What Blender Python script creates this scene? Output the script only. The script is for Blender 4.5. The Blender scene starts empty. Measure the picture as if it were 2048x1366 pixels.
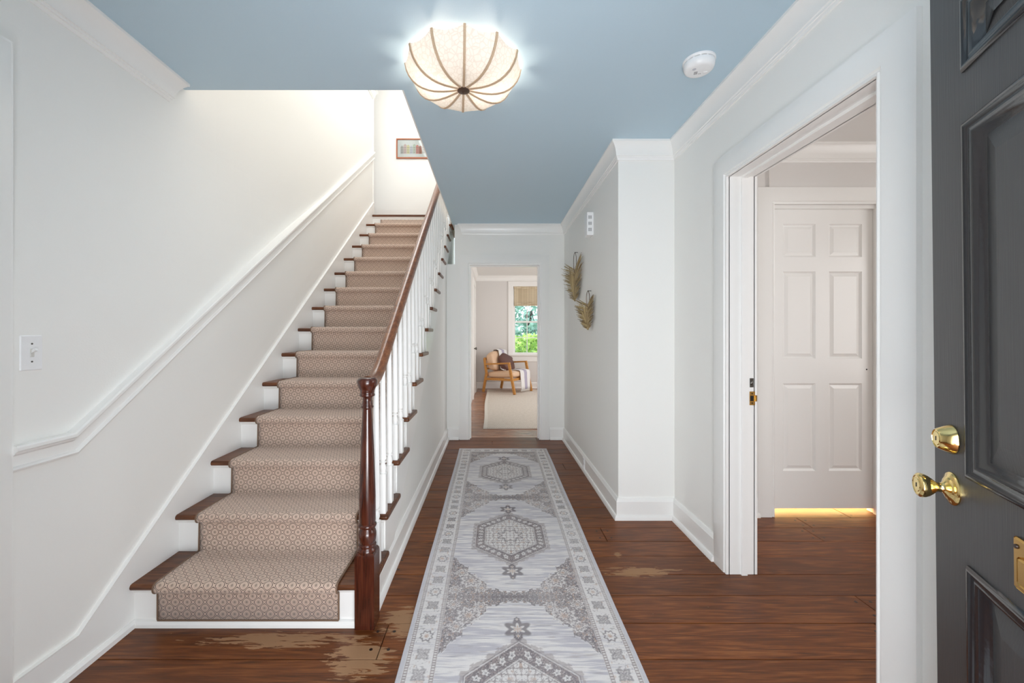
import bpy, bmesh, math, random
import numpy as np
from mathutils import Vector, Matrix
random.seed(7); rng = np.random.RandomState(7)
S = bpy.context.scene
COL = S.collection
PI = math.pi

# ---------------------------------------------------------------- camera, world, lights, exposure
H = 1.2695                      # eye height; camera at the front door, looking down the hall (+Y)
cam = bpy.data.cameras.new('camera'); co = bpy.data.objects.new('camera', cam); COL.objects.link(co)
co.location = (0, 0, H); co.rotation_euler = (PI/2, 0, 0)
cam.sensor_width = 36; cam.lens = 36*820/2048; cam.shift_x = 39/2048; cam.shift_y = -15/2048
cam.clip_start = .02; cam.clip_end = 200
S.camera = co
S.view_settings.view_transform = 'Standard'; S.view_settings.look = 'None'
S.view_settings.exposure = 0.82; S.view_settings.gamma = 1.0
S.cycles.use_denoising = True
S.cycles.max_bounces = 14; S.cycles.diffuse_bounces = 8; S.cycles.glossy_bounces = 5
S.cycles.transparent_max_bounces = 12; S.cycles.sample_clamp_indirect = 6
S.cycles.caustics_reflective = False; S.cycles.caustics_refractive = False

W = bpy.data.worlds.new('sky'); S.world = W; W.use_nodes = True
W.node_tree.nodes['Background'].inputs[0].default_value = (.78, .89, 1, 1)
W.node_tree.nodes['Background'].inputs[1].default_value = 2.2

def area(name, loc, rot, sx, sy, power, col=(1, 1, 1), spread=180):
    l = bpy.data.lights.new(name, 'AREA'); l.shape = 'RECTANGLE'; l.size = sx; l.size_y = sy
    l.energy = power; l.color = col; l.spread = math.radians(spread)
    o = bpy.data.objects.new(name, l); COL.objects.link(o); o.location = loc; o.rotation_euler = rot
    return o
def point(name, loc, power, col, r=.03):
    l = bpy.data.lights.new(name, 'POINT'); l.energy = power; l.color = col; l.shadow_soft_size = r
    o = bpy.data.objects.new(name, l); COL.objects.link(o); o.location = loc
    return o
DAY = (.975, .98, 1.0)
area('daylight_front_door', (.12, -.45, 1.25), (PI/2, 0, 0), 1.3, 2.2, 14, DAY)          # open front door behind the camera
area('added_ceiling_fill', (.12, -.75, .12), (math.radians(128), 0, 0), 1.4, 1.0, 46, DAY)   # fill light added outside the door, tilted up to brighten the ceiling
area('daylight_upstairs', (-1.02, 4.0, 5.1), (0, 0, 0), .9, 2.6, 21, (.965, .98, 1))   # upstairs windows
area('daylight_far_room', (3.3, 7.3, 1.5), (PI/2, 0, PI/2), 2.6, 1.7, 35, DAY)         # far room side windows
area('daylight_right_room', (4.2, 1.2, 1.5), (PI/2, 0, PI/2), 1.6, 1.5, 17, (1, .99, .98))
point('closet_bulb', (2.35, 3.35, 1.1), 110, (1, .74, .34), .05)
LX, LY = -.142, 2.01
CZ = 2.587
for a in (192, 8):
    point('lamp_bulb_light', (LX+.125*math.cos(math.radians(a)), LY+.125*math.sin(math.radians(a)), CZ-.062), 9.0, (1, .89, .77), .022)

# ---------------------------------------------------------------- helpers
def lin(c):
    return tuple(((v/255)/12.92 if v/255 <= .04045 else ((v/255+.055)/1.055)**2.4) for v in c)
class NT:
    def __init__(s, m): s.t = m.node_tree; s.n = s.t.nodes; s.l = s.t.links
    def add(s, typ, **kw):
        n = s.n.new(typ)
        for k, v in kw.items():
            if k == 'ins':
                for i, x in v.items():
                    if isinstance(x, bpy.types.NodeSocket): s.l.new(x, n.inputs[i])
                    else: n.inputs[i].default_value = x
            else: setattr(n, k, v)
        return n
    def math(s, op, a, b=0, clamp=False):
        return s.add('ShaderNodeMath', operation=op, use_clamp=clamp, ins={0: a, 1: b}).outputs[0]
    def mix(s, f, a, b):
        n = s.add('ShaderNodeMix', data_type='RGBA')
        for i, x in ((0, f), (6, a), (7, b)):
            if isinstance(x, bpy.types.NodeSocket): s.l.new(x, n.inputs[i])
            else: n.inputs[i].default_value = x if i == 0 else (*x, 1) if len(x) == 3 else x
        return n.outputs[2]
    def step(s, v, a, b):
        n = s.add('ShaderNodeMapRange', interpolation_type='SMOOTHSTEP', ins={0: v, 1: a, 2: b, 3: 0.0, 4: 1.0})
        return n.outputs[0]
def mat(name, col, rough=.5, metal=0, spec=.5, bump=None, bscale=40, var=None):
    m = bpy.data.materials.new(name); m.use_nodes = True
    b = m.node_tree.nodes['Principled BSDF']; t = NT(m)
    c = lin(col)
    b.inputs['Base Color'].default_value = (*c, 1); b.inputs['Roughness'].default_value = rough
    b.inputs['Metallic'].default_value = metal; b.inputs['Specular IOR Level'].default_value = spec
    tc = t.add('ShaderNodeTexCoord').outputs['Object']
    nz = t.add('ShaderNodeTexNoise', ins={0: tc, 2: float(bscale), 3: 4.0})
    v = var if var is not None else .03
    t.l.new(t.mix(nz.outputs[0], tuple(max(0, x*(1-v)) for x in c), tuple(min(1, x*(1+v)) for x in c)), b.inputs['Base Color'])
    if bump:
        bp = t.add('ShaderNodeBump', ins={0: .5, 1: bump}); t.l.new(nz.outputs[0], bp.inputs['Height'])
        t.l.new(bp.outputs[0], b.inputs['Normal'])
    return m
def wood(name, dark, mid, light, rough=.35, axis=0, scale=1.0, coat=0, wear=None, rnd=True):
    m = bpy.data.materials.new(name); m.use_nodes = True
    t = NT(m); b = t.n['Principled BSDF']
    tc = t.add('ShaderNodeTexCoord').outputs['Object']
    if rnd:
        oi = t.add('ShaderNodeObjectInfo').outputs['Random']
        off = t.add('ShaderNodeCombineXYZ', ins={0: t.math('MULTIPLY', oi, 37.0), 1: t.math('MULTIPLY', oi, 91.0), 2: t.math('MULTIPLY', oi, 53.0)}).outputs[0]
        tc = t.add('ShaderNodeVectorMath', operation='ADD', ins={0: tc, 1: off}).outputs[0]
    sc = [52*scale]*3; sc[axis] = 3.2*scale
    mp = t.add('ShaderNodeMapping', ins={0: tc, 3: tuple(sc)}).outputs[0]
    n1 = t.add('ShaderNodeTexNoise', ins={0: mp, 2: 1.0, 3: 6.0, 4: .62, 8: 1.2}).outputs[0]
    sc2 = [300*scale]*3; sc2[axis] = 10*scale
    mp2 = t.add('ShaderNodeMapping', ins={0: tc, 3: tuple(sc2)}).outputs[0]
    n2 = t.add('ShaderNodeTexNoise', ins={0: mp2, 2: 1.0, 3: 3.0}).outputs[0]
    sc3 = [9*scale]*3; sc3[axis] = .9*scale
    mp3 = t.add('ShaderNodeMapping', ins={0: tc, 3: tuple(sc3)}).outputs[0]
    n3 = t.add('ShaderNodeTexNoise', ins={0: mp3, 2: 1.0, 3: 2.0}).outputs[0]
    rings = t.math('SINE', t.math('MULTIPLY', n3, 70.0))
    f = t.math('ADD', t.math('MULTIPLY', n1, .55), t.math('ADD', t.math('MULTIPLY', n2, .38), t.math('MULTIPLY', rings, .05)))
    cr = t.add('ShaderNodeValToRGB', ins={0: f})
    e = cr.color_ramp.elements
    e[0].position = .30; e[0].color = (*lin(dark), 1); e[1].position = .68; e[1].color = (*lin(light), 1)
    x = e.new(.47); x.color = (*lin(mid), 1)
    c = cr.outputs[0]
    if rnd:
        hv = t.add('ShaderNodeHueSaturation', ins={4: c, 2: t.math('ADD', t.math('MULTIPLY', oi, .32), .84)})
        c = hv.outputs[0]
    r = t.math('ADD', t.math('MULTIPLY', n1, .15), rough-.07)
    bp = t.add('ShaderNodeBump', ins={0: .25, 1: .002}); t.l.new(f, bp.inputs['Height'])
    if wear: c, r = wear(t, c, r)
    t.l.new(c, b.inputs['Base Color']); t.l.new(r, b.inputs['Roughness'])
    t.l.new(bp.outputs[0], b.inputs['Normal'])
    b.inputs['Specular IOR Level'].default_value = .35; b.inputs['Coat Weight'].default_value = coat; b.inputs['Coat Roughness'].default_value = .15
    return m

def link(name, me, m=None, parent=None, smooth=False):
    o = bpy.data.objects.new(name, me); COL.objects.link(o)
    if m is not None:
        for x in (m if isinstance(m, (list, tuple)) else [m]): me.materials.append(x)
    if smooth:
        for p in me.polygons: p.use_smooth = True
    if parent: o.parent = parent
    return o
def bobj(name, bm, m, parent=None, smooth=False, auto=None):
    bmesh.ops.recalc_face_normals(bm, faces=bm.faces)
    me = bpy.data.meshes.new(name); bm.to_mesh(me); bm.free()
    o = link(name, me, m, parent, smooth)
    if auto is not None:
        for p in me.polygons: p.use_smooth = True
        try: me.set_sharp_from_angle(angle=math.radians(auto))
        except Exception: pass
    return o
def box(bm, x0, x1, y0, y1, z0, z1, bev=0, seg=1, M=None):
    r = bmesh.ops.create_cube(bm, size=1)
    vs = r['verts']
    for v in vs:
        v.co = Vector(((x0+x1)/2+v.co.x*(x1-x0), (y0+y1)/2+v.co.y*(y1-y0), (z0+z1)/2+v.co.z*(z1-z0)))
    if bev:
        es = list({e for v in vs for e in v.link_edges})
        r2 = bmesh.ops.bevel(bm, geom=es, offset=bev, segments=seg, profile=.5, affect='EDGES')
        vs = list({v for f in r2['faces'] for v in f.verts} | {v for v in vs if v.is_valid})
    if M is not None:
        for v in vs: v.co = M @ v.co
    return vs
def boxes(name, lst, m, parent=None, bev=0):
    bm = bmesh.new()
    for b in lst: box(bm, *b, bev=bev)
    return bobj(name, bm, m, parent)
def sweep(bm, pts, n, prof, e0=0, e1=0, closed=True):
    """profile (a along plane normal n, b along n x tangent) swept along a polyline with mitres"""
    n = Vector(n).normalized(); pts = [Vector(p) for p in pts]
    rings = []
    for i, p in enumerate(pts):
        t0 = (pts[i]-pts[i-1]).normalized() if i > 0 else None
        t1 = (pts[i+1]-pts[i]).normalized() if i < len(pts)-1 else None
        if t0 is None: t0 = t1
        if t1 is None: t1 = t0
        s0 = n.cross(t0); s1 = n.cross(t1)
        bis = (s0+s1); bis = bis/ max(1e-6, bis.dot(s0)) if bis.length > 1e-6 else s0
        sk = (t0*(-e0) if i == 0 else t0*e1 if i == len(pts)-1 else Vector((0, 0, 0)))
        rings.append([bm.verts.new(p + n*a + bis*b + sk*b) for a, b in prof])
    k = len(prof)
    for i in range(len(rings)-1):
        for j in range(k if closed else k-1):
            bm.faces.new((rings[i][j], rings[i][(j+1) % k], rings[i+1][(j+1) % k], rings[i+1][j]))
    if closed:
        bm.faces.new(rings[0]); bm.faces.new(list(reversed(rings[-1])))
def lathe(bm, prof, seg=24, M=None, cap=True):
    rings = []
    for r, z in prof:
        ring = []
        for i in range(seg):
            a = 2*PI*i/seg
            v = Vector((r*math.cos(a), r*math.sin(a), z))
            ring.append(bm.verts.new(M @ v if M is not None else v))
        rings.append(ring)
    for i in range(len(rings)-1):
        for j in range(seg):
            bm.faces.new((rings[i][j], rings[i][(j+1) % seg], rings[i+1][(j+1) % seg], rings[i+1][j]))
    if cap:
        bm.faces.new(list(reversed(rings[0]))); bm.faces.new(rings[-1])
def tube(bm, pts, r, seg=8, taper=None):
    pts = [Vector(p) for p in pts]; rings = []
    for i, p in enumerate(pts):
        t = (pts[min(i+1, len(pts)-1)]-pts[max(i-1, 0)]).normalized()
        u = t.orthogonal().normalized() if i == 0 else (u - t*u.dot(t)).normalized()
        w = t.cross(u); rr = r if taper is None else r*taper(i/(len(pts)-1))
        rings.append([bm.verts.new(p+(u*math.cos(2*PI*k/seg)+w*math.sin(2*PI*k/seg))*rr) for k in range(seg)])
    for i in range(len(rings)-1):
        for k in range(seg):
            bm.faces.new((rings[i][k], rings[i][(k+1) % seg], rings[i+1][(k+1) % seg], rings[i+1][k]))
    bm.faces.new(list(reversed(rings[0]))); bm.faces.new(rings[-1])
def prism(bm, poly, axis, a, b):
    """polygon in the two other axes, extruded along axis from a to b"""
    def mk(p, h):
        return Vector((h, p[0], p[1])) if axis == 0 else Vector((p[0], h, p[1])) if axis == 1 else Vector((p[0], p[1], h))
    v0 = [bm.verts.new(mk(p, a)) for p in poly]; v1 = [bm.verts.new(mk(p, b)) for p in poly]
    k = len(poly)
    for i in range(k): bm.faces.new((v0[i], v0[(i+1) % k], v1[(i+1) % k], v1[i]))
    bm.faces.new(v0); bm.faces.new(list(reversed(v1)))
def struct(o): o['kind'] = 'structure'; return o
def tag(o, label, cat, group=None):
    o['label'] = label; o['category'] = cat
    if group: o['group'] = group
    return o
def empty(name, loc=(0, 0, 0), rz=0):
    o = bpy.data.objects.new(name, None); COL.objects.link(o); o.location = loc; o.rotation_euler = (0, 0, rz)
    o.empty_display_size = .1
    return o

# ---------------------------------------------------------------- materials
M = {}
M['wall'] = mat('wall_paint', (241, 240, 236), .55, bump=.0006, bscale=160, var=.008)
M['trim'] = mat('trim_paint', (243, 242, 239), .28, var=.006)
M['ceil'] = mat('blue_ceiling_paint', (188, 210, 223), .5, bump=.0006, bscale=160, var=.01)
M['white_ceil'] = mat('white_ceiling_paint', (232, 231, 229), .6, var=.01)
M['grey_wall'] = mat('warm_grey_wall_paint', (222, 219, 216), .55, var=.01)
def wear(t, c, r):
    P = t.add('ShaderNodeNewGeometry').outputs['Position']
    sx = t.add('ShaderNodeSeparateXYZ', ins={0: P}); X, Y = sx.outputs[0], sx.outputs[1]
    def blob(cx, cy, rx, ry):
        a = t.math('POWER', t.math('ABSOLUTE', t.math('DIVIDE', t.math('SUBTRACT', X, cx), rx)), 2.0)
        b = t.math('POWER', t.math('ABSOLUTE', t.math('DIVIDE', t.math('SUBTRACT', Y, cy), ry)), 2.0)
        return t.math('SUBTRACT', 1.0, t.math('ADD', a, b), True)
    tot = None
    for bl in ((-.86, 1.70, .46, .06), (-.52, 1.60, .17, .13), (-.40, 1.80, .14, .12), (.78, 2.19, .26, .055), (.72, 2.36, .03, .05)):
        v = blob(*bl); tot = v if tot is None else t.math('MAXIMUM', tot, v)
    mp = t.add('ShaderNodeMapping', ins={0: P, 3: (8.0, 60.0, 1.0)}).outputs[0]
    nz = t.add('ShaderNodeTexNoise', ins={0: mp, 2: 1.0, 3: 5.0, 4: .6, 8: .6}).outputs[0]
    m1 = t.step(t.math('ADD', t.math('MULTIPLY', tot, .30), nz), .66, .70)
    m1 = t.math('MULTIPLY', m1, t.step(tot, 0.0, .05))
    c = t.mix(t.math('MULTIPLY', m1, .85), c, lin((166, 128, 94)))
    sp = t.add('ShaderNodeTexVoronoi', ins={0: P, 2: 9.0}).outputs[0]
    m2 = t.math('SUBTRACT', 1.0, t.step(sp, .018, .03))
    c = t.mix(t.math('MULTIPLY', m2, .55), c, lin((150, 118, 88)))
    r = t.math('ADD', r, t.math('MULTIPLY', m1, .25))
    return c, r
M['floor'] = wood('oak_floor_boards', (80, 42, 16), (112, 60, 25), (150, 92, 46), rough=.40, axis=0, wear=wear)
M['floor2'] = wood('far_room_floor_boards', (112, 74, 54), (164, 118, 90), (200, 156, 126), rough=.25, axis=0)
M['tread'] = wood('oak_treads', (60, 32, 18), (98, 57, 33), (134, 84, 50), rough=.3, axis=0)
M['mahog'] = wood('mahogany', (42, 18, 12), (68, 31, 20), (94, 47, 30), rough=.22, axis=2, coat=.5, rnd=False)
M['rail'] = wood('handrail_wood', (92, 52, 30), (126, 76, 46), (158, 106, 68), rough=.3, axis=1, coat=.5, rnd=False)
M['peg'] = mat('dark_peg', (42, 24, 15), .4)
M['brass'] = mat('polished_brass', (240, 214, 146), .13, 1, var=.02)
M['oldbrass'] = mat('aged_brass', (206, 164, 92), .25, 1, bscale=25, var=.25)
M['steel'] = mat('steel', (110, 108, 104), .3, 1)
M['dark'] = mat('dark_hole', (22, 18, 16), .7)
M['plastic'] = mat('white_plastic', (240, 240, 240), .3)
M['chairwood'] = wood('honey_oak', (168, 112, 52), (196, 138, 70), (214, 160, 92), rough=.4, axis=1, rnd=False)
M['leather'] = mat('tan_leather', (222, 188, 156), .5, bump=.002, bscale=60, var=.08)
M['brownpil'] = mat('brown_pillow', (98, 66, 58), .6, bump=.003, bscale=30, var=.2)
M['framewood'] = mat('red_wood_frame', (164, 88, 48), .4, var=.1)
M['paper'] = mat('mat_board', (250, 249, 246), .7)
M['leafdry'] = mat('dried_palm', (176, 150, 98), .65)
_t = NT(M['leafdry']); _r = _t.add('ShaderNodeNewGeometry').outputs['Random Per Island']
_t.l.new(_t.mix(_r, lin((118, 96, 64)), lin((206, 184, 138))), _t.n['Principled BSDF'].inputs['Base Color'])
M['rib'] = mat('linen_rib', (196, 170, 142), .8, bscale=200, var=.2)
M['bronze'] = mat('bronze', (112, 92, 80), .35, .8)
def black_door():
    m = mat('black_door_paint', (66, 66, 67), .42, spec=.6); t = NT(m); b = t.n['Principled BSDF']
    tc = t.add('ShaderNodeTexCoord').outputs['Object']
    mp = t.add('ShaderNodeMapping', ins={0: tc, 3: (240.0, 240.0, 7.0)}).outputs[0]
    n = t.add('ShaderNodeTexNoise', ins={0: mp, 2: 1.0, 3: 3.0}).outputs[0]
    bp = t.add('ShaderNodeBump', ins={0: .35, 1: .0015}); t.l.new(n, bp.inputs['Height']); t.l.new(bp.outputs[0], b.inputs['Normal'])
    return m
M['black'] = black_door()
M['blackgloss'] = mat('black_gloss_moulding', (34, 36, 40), .14, spec=.8, bump=.0005, bscale=60)
def fabric_shade():
    m = bpy.data.materials.new('linen_shade'); m.use_nodes = True; t = NT(m)
    out = t.n['Material Output']; t.n.remove(t.n['Principled BSDF'])
    tc = t.add('ShaderNodeTexCoord').outputs['Object']
    v = t.add('ShaderNodeTexVoronoi', feature='DISTANCE_TO_EDGE', ins={0: tc, 2: 46.0}).outputs[0]
    w = t.add('ShaderNodeTexNoise', ins={0: tc, 2: 60.0, 3: 3.0}).outputs[0]
    f = t.math('ADD', t.math('MULTIPLY', t.step(v, .02, .12), .5), t.math('MULTIPLY', w, .5))
    c = t.mix(f, lin((230, 218, 206)), lin((250, 244, 236)))
    d = t.add('ShaderNodeBsdfDiffuse', ins={0: c}); tr = t.add('ShaderNodeBsdfTranslucent', ins={0: t.mix(.54, c, (0, 0, 0))})
    mx = t.add('ShaderNodeMixShader', ins={0: .30, 1: d.outputs[0], 2: tr.outputs[0]})
    t.l.new(mx.outputs[0], out.inputs[0])
    return m
M['shade'] = fabric_shade()
def glass():
    m = bpy.data.materials.new('window_glass'); m.use_nodes = True; t = NT(m)
    out = t.n['Material Output']; t.n.remove(t.n['Principled BSDF'])
    a = t.add('ShaderNodeBsdfTransparent', ins={0: (.96, .98, .98, 1)}); g = t.add('ShaderNodeBsdfGlossy', ins={1: .02})
    fr = t.add('ShaderNodeFresnel', ins={0: 1.45})
    mx = t.add('ShaderNodeMixShader', ins={0: fr.outputs[0], 1: a.outputs[0], 2: g.outputs[0]}); t.l.new(mx.outputs[0], out.inputs[0])
    return m
M['glass'] = glass()
def carpet():
    m = bpy.data.materials.new('runner_ogee_weave'); m.use_nodes = True; t = NT(m); b = t.n['Principled BSDF']
    uv = t.add('ShaderNodeUVMap').outputs[0]
    s = t.add('ShaderNodeSeparateXYZ', ins={0: uv}); U, V = s.outputs[0], s.outputs[1]
    k = 2*PI/.0515
    cu = t.math('COSINE', t.math('MULTIPLY', U, k)); cv = t.math('COSINE', t.math('MULTIPLY', V, k))
    F = t.math('ABSOLUTE', t.math('ADD', cu, cv))
    nz = t.add('ShaderNodeTexNoise', ins={0: t.add('ShaderNodeMapping', ins={0: uv, 3: (900.0, 900.0, 1.0)}).outputs[0], 2: 1.0, 3: 2.0}).outputs[0]
    Fj = t.math('ADD', F, t.math('MULTIPLY', t.math('SUBTRACT', nz, .5), .35))
    line = t.math('SUBTRACT', t.step(Fj, .14, .24), t.step(Fj, .46, .58))
    dot = t.math('ADD', t.math('MULTIPLY', t.math('SUBTRACT', t.step(Fj, 1.18, 1.26), t.step(Fj, 1.36, 1.44)), .12), t.step(Fj, 1.72, 1.86))
    a = t.math('MAXIMUM', line, t.math('MULTIPLY', dot, .55))
    rib = t.math('SINE', t.math('MULTIPLY', V, 2*PI/.0035))
    cell = t.math('MULTIPLY', t.step(Fj, .9, 1.5), .35)
    base = t.mix(cell, lin((220, 194, 176)), lin((190, 166, 150)))
    base = t.mix(t.math('MULTIPLY', nz, .25), base, lin((160, 140, 126)))
    c = t.mix(t.math('MULTIPLY', a, .92), base, lin((84, 70, 64)))
    b.inputs['Roughness'].default_value = .95; b.inputs['Specular IOR Level'].default_value = .1
    b.inputs['Sheen Weight'].default_value = .25
    hgt = t.math('ADD', t.math('MULTIPLY', a, -1.0), t.math('MULTIPLY', rib, .35))
    bp = t.add('ShaderNodeBump', ins={0: .5, 1: .002}); t.l.new(hgt, bp.inputs['Height'])
    t.l.new(c, b.inputs['Base Color']); t.l.new(bp.outputs[0], b.inputs['Normal'])
    return m
M['carpet'] = carpet()
M['binding'] = mat('runner_binding', (122, 98, 80), .9, bscale=300, var=.15)

# ---------------------------------------------------------------- room shell
XR, XB, XL, XS = 1.252, .865, -1.58, -.55       # right wall, jutting wall, left wall, stair side wall
YB, YJ = 4.94, 2.82                              # back wall, front of jutting wall
FR = 9.58                                        # far room window wall
FRC = 2.63                                       # far room ceiling

# left wall: an old, slightly out-of-plumb wall; grid so it can lean outwards near the crown
def sm(x): x = max(0, min(1, x)); return x*x*(3-2*x)
def lx(y, z):
    return XL - .082*sm((z-1.25)/1.15)*(1-sm((y-2.3)/1.6))*(1 if z < 3.6 else 1-sm((z-3.6)/.5))
bm = bmesh.new()
ys = [i*.16-.1 for i in range(35)]; ys = [y for y in ys if y < 5.42]+[5.42]
zs = [i*.13 for i in range(41)]
g = [[bm.verts.new((lx(y, z), y, z)) for z in zs] for y in ys]
gb = [[bm.verts.new((-1.80, y, z)) for z in (zs[0], zs[-1])] for y in ys]
for i in range(len(ys)-1):
    for j in range(len(zs)-1): bm.faces.new((g[i][j], g[i][j+1], g[i+1][j+1], g[i+1][j]))
    bm.faces.new((gb[i][0], gb[i+1][0], gb[i+1][1], gb[i][1]))
bm.faces.new([g[-1][j] for j in range(len(zs))]+[gb[-1][1], gb[-1][0]])
struct(bobj('wall_left', bm, M['wall'], smooth=False))

struct(boxes('wall_right', [
    (XR, 1.38, .08, 1.30, 0, CZ), (XR, 1.38, 2.185, YJ, 0, CZ), (XR, 1.38, 1.30, 2.185, 2.115, CZ)], M['wall']))
struct(boxes('wall_hall_right', [(XB, 1.40, YJ, YB+.13, 0, CZ)], M['wall']))
struct(boxes('wall_back', [
    (XS, -.292, YB, 5.07, 0, 2.11), (-.456, -.292, YB, 5.07, 2.11, CZ),
    (-.292, .58, YB, 5.07, 2.115, CZ), (.58, XB, YB, 5.07, 0, CZ), (-.456, -.385, 5.07, 6.0, 0, 2.82)], M['wall']))
struct(boxes('wall_front', [(-1.8, -.37, -.12, .08, 0, CZ), (.64, 1.38, -.12, .08, 0, CZ), (-.37, .64, -.12, .08, 2.12, CZ)], M['wall']))
# hall ceiling with the stair opening
struct(boxes('ceiling', [(-.48, 1.38, -.12, YB, CZ, 2.79), (-1.8, -.48, -.12, 2.214, CZ, 2.79)], M['ceil']))
struct(boxes('trim_1', [(-1.66, -.484, 2.214, 2.222, CZ+.004, 2.79), (-.490, -.4805, 2.222, 4.94, CZ+.004, 2.79)], M['trim']))
# upstairs shell
struct(boxes('wall_upstairs_back', [(-2.8, -.2, 5.9, 6.0, 2.82, 5.3)], M['wall']))
struct(boxes('wall_upstairs_right', [(-.47, -.40, 2.10, 5.9, 2.79, 5.3)], M['wall']))
struct(boxes('wall_upstairs_front', [(-1.8, -.47, 2.10, 2.20, 2.79, 5.3)], M['wall']))
struct(boxes('wall_upstairs_left', [(-2.9, -2.8, 5.3, 6.0, 2.82, 5.3), (-2.9, -1.8, 5.2, 5.3, 2.82, 5.3)], M['wall']))
struct(boxes('ceiling_upstairs', [(-2.9, -.2, 2.0, 6.0, 5.2, 5.3)], M['white_ceil']))

# crown profile: (a = z below ceiling, b = out from wall)
CR = [(0, 0), (-.124, 0), (-.124, .008), (-.112, .011), (-.110, .015), (-.100, .015), (-.098, .020), (-.075, .0225),
      (-.052, .029), (-.032, .039), (-.016, .050), (-.013, .055), (0, .055)]
bm = bmesh.new()
sweep(bm, [(XR, .08, CZ), (XR, YJ, CZ), (XB, YJ, CZ), (XB, YB, CZ), (-.352, YB, CZ)], (0, 0, 1), CR, e1=1.2)
struct(bobj('trim_2', bm, M['trim'], auto=30))
bm = bmesh.new()
CL = [(a, b*1.3) for a, b in CR]
sweep(bm, [(-1.668, 2.10, CZ), (-1.668, .08, CZ)], (0, 0, 1), CL, e0=.9)
struct(bobj('trim_3', bm, M['trim'], auto=30))
bm = bmesh.new()   # crown and corner bead at the head of the stairs
sweep(bm, [(XL, 5.42, 4.49), (XL, 4.6, 4.49)], (0, 0, 1), CR, e0=1.0)
box(bm, XL-.03, XL+.010, 5.405, 5.435, 2.9, 5.2, bev=.004)
box(bm, XL-.09, XL-.05, 5.46, 5.50, 2.84, 5.2)
struct(bobj('trim_4', bm, M['trim']))

# baseboards: board with a moulded cap and a shoe
BB = [(0, 0), (.145, 0), (.145, .006), (.138, .011), (.128, .013), (.122, .017), (.030, .017), (.028, .024), (.018, .031), (0, .033)]
def base(name, pts, m=None):
    bm = bmesh.new(); sweep(bm, pts, (0, 0, 1), BB); return struct(bobj(name, bm, m or M['trim'], auto=30))
base('baseboard_right', [(XR, 2.285, 0), (XR, YJ, 0), (XB, YJ, 0), (XB, YB, 0), (.69, YB, 0)])
base('baseboard_back', [(-.405, YB, 0), (XS, YB, 0), (XS, 1.865, 0)])
base('baseboard_far', [(3.4, FR, 0), (-.385, FR, 0), (-.385, 8.99, 0)])
base('baseboard_right_room_end', [(4.4, .1, 0), (4.4, 2.86, 0), (2.82, 2.86, 0)])
base('baseboard_right_room', [(1.85, 2.86, 0), (1.38, 2.86, 0), (1.38, 2.29, 0)])
# stair skirt board on the left wall
y0, y1, sl = 1.55, 5.42, .745
bm = bmesh.new()
zt = .128+(y1-y0)*sl
prism(bm, [(1.336, .0), (1.80, .0), (y1, zt-.62), (y1, zt), (y0, .128), (1.336, .128)], 0, XL-.02, XL+.018)
sweep(bm, [(XL+.018, y1, zt), (XL+.018, y0, .128), (XL+.018, 1.336, .128)], (1, 0, 0), [(-.03, -.004), (-.03, .012), (-.012, .012), (-.004, .007), (0, 0), (0, -.004)])
sweep(bm, [(XL, 1.79, 0), (XL, 1.336, 0)], (0, 0, 1), [(0, 0), (.030, 0), (.028, .026), (.018, .036), (0, .038)])
struct(bobj('baseboard_left', bm, M['trim'], auto=30))
# chair rail on the left wall
bm = bmesh.new()
rp = [(XL-.004, 5.42, .885+(5.42-1.524)*.712), (XL-.004, 1.528, .885), (XL-.004, 1.336, .885)]
def off(pts, d):  # shift down perpendicular offset handled by profile b
    return pts
# with n=+X and travel toward -Y, n x t = -Z
RP = [(-.09, -.018), (.034, -.018), (.038, -.012), (.038, -.002), (.030, .004), (.028, .009), (.022, .013), (.012, .018),
      (.010, .052), (.018, .055), (.022, .061), (.018, .068), (.010, .071), (-.09, .071)]
sweep(bm, rp, (1, 0, 0), RP)
struct(bobj('trim_5', bm, M['trim'], auto=30))

# casings
CS = [(0, 0), (.020, 0), (.020, .100), (.024, .104), (.024, .111), (.018, .114), (.016, .122), (.010, .130), (0, .130)]
CSI = [(a, .130-b) for a, b in CS]
def casing(name, pts, n, prof, m=None):
    bm = bmesh.new(); sweep(bm, pts, n, prof); return struct(bobj(name, bm, m or M['trim'], auto=30))
# big cased opening on right: outer edge path; n=-X
def casing3(name, a0, a1, zt, plane, fixed, n, w=.125):
    """casing round an opening a0..a1 x 0..zt (inner edge)."""
    pr = [(0, 0), (.018, 0), (.020, .006), (.013, .009), (.013, .014), (.022, .020), (.022, w-.012), (.018, w-.004), (.018, w), (0, w)]
    def P(a, z): return (fixed, a, z) if plane == 'x' else (a, fixed, z)
    pts = [P(a0, 0), P(a0, zt), P(a1, zt), P(a1, 0)]
    # choose order so that n x t points away from the opening
    t = Vector((0, 0, 1)); s = Vector(n).cross(t); outv = Vector(P(a0, 0))-Vector(P(a1, 0))
    if s.dot(outv) < 0: pts = list(reversed(pts)); 
    t = (Vector(pts[1])-Vector(pts[0])); s = Vector(n).cross(t)
    bm = bmesh.new(); sweep(bm, pts, n, pr)
    return struct(bobj(name, bm, M['trim'], auto=30))
casing3('trim_6', 1.319, 2.165, 2.10, 'x', XR, (-1, 0, 0))
casing3('trim_7', 1.319, 2.165, 2.10, 'x', 1.38, (1, 0, 0))
casing3('trim_8', -.272, .56, 2.10, 'y', YB, (0, -1, 0))
casing3('trim_9', -.272, .56, 2.10, 'y', 5.07, (0, 1, 0))
casing3('trim_10', 1.956, 2.70, 2.172, 'y', 2.86, (0, -1, 0), .116)
casing3('trim_11', .30, 1.206, 2.09, 'x', XL, (1, 0, 0), .130)
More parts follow.
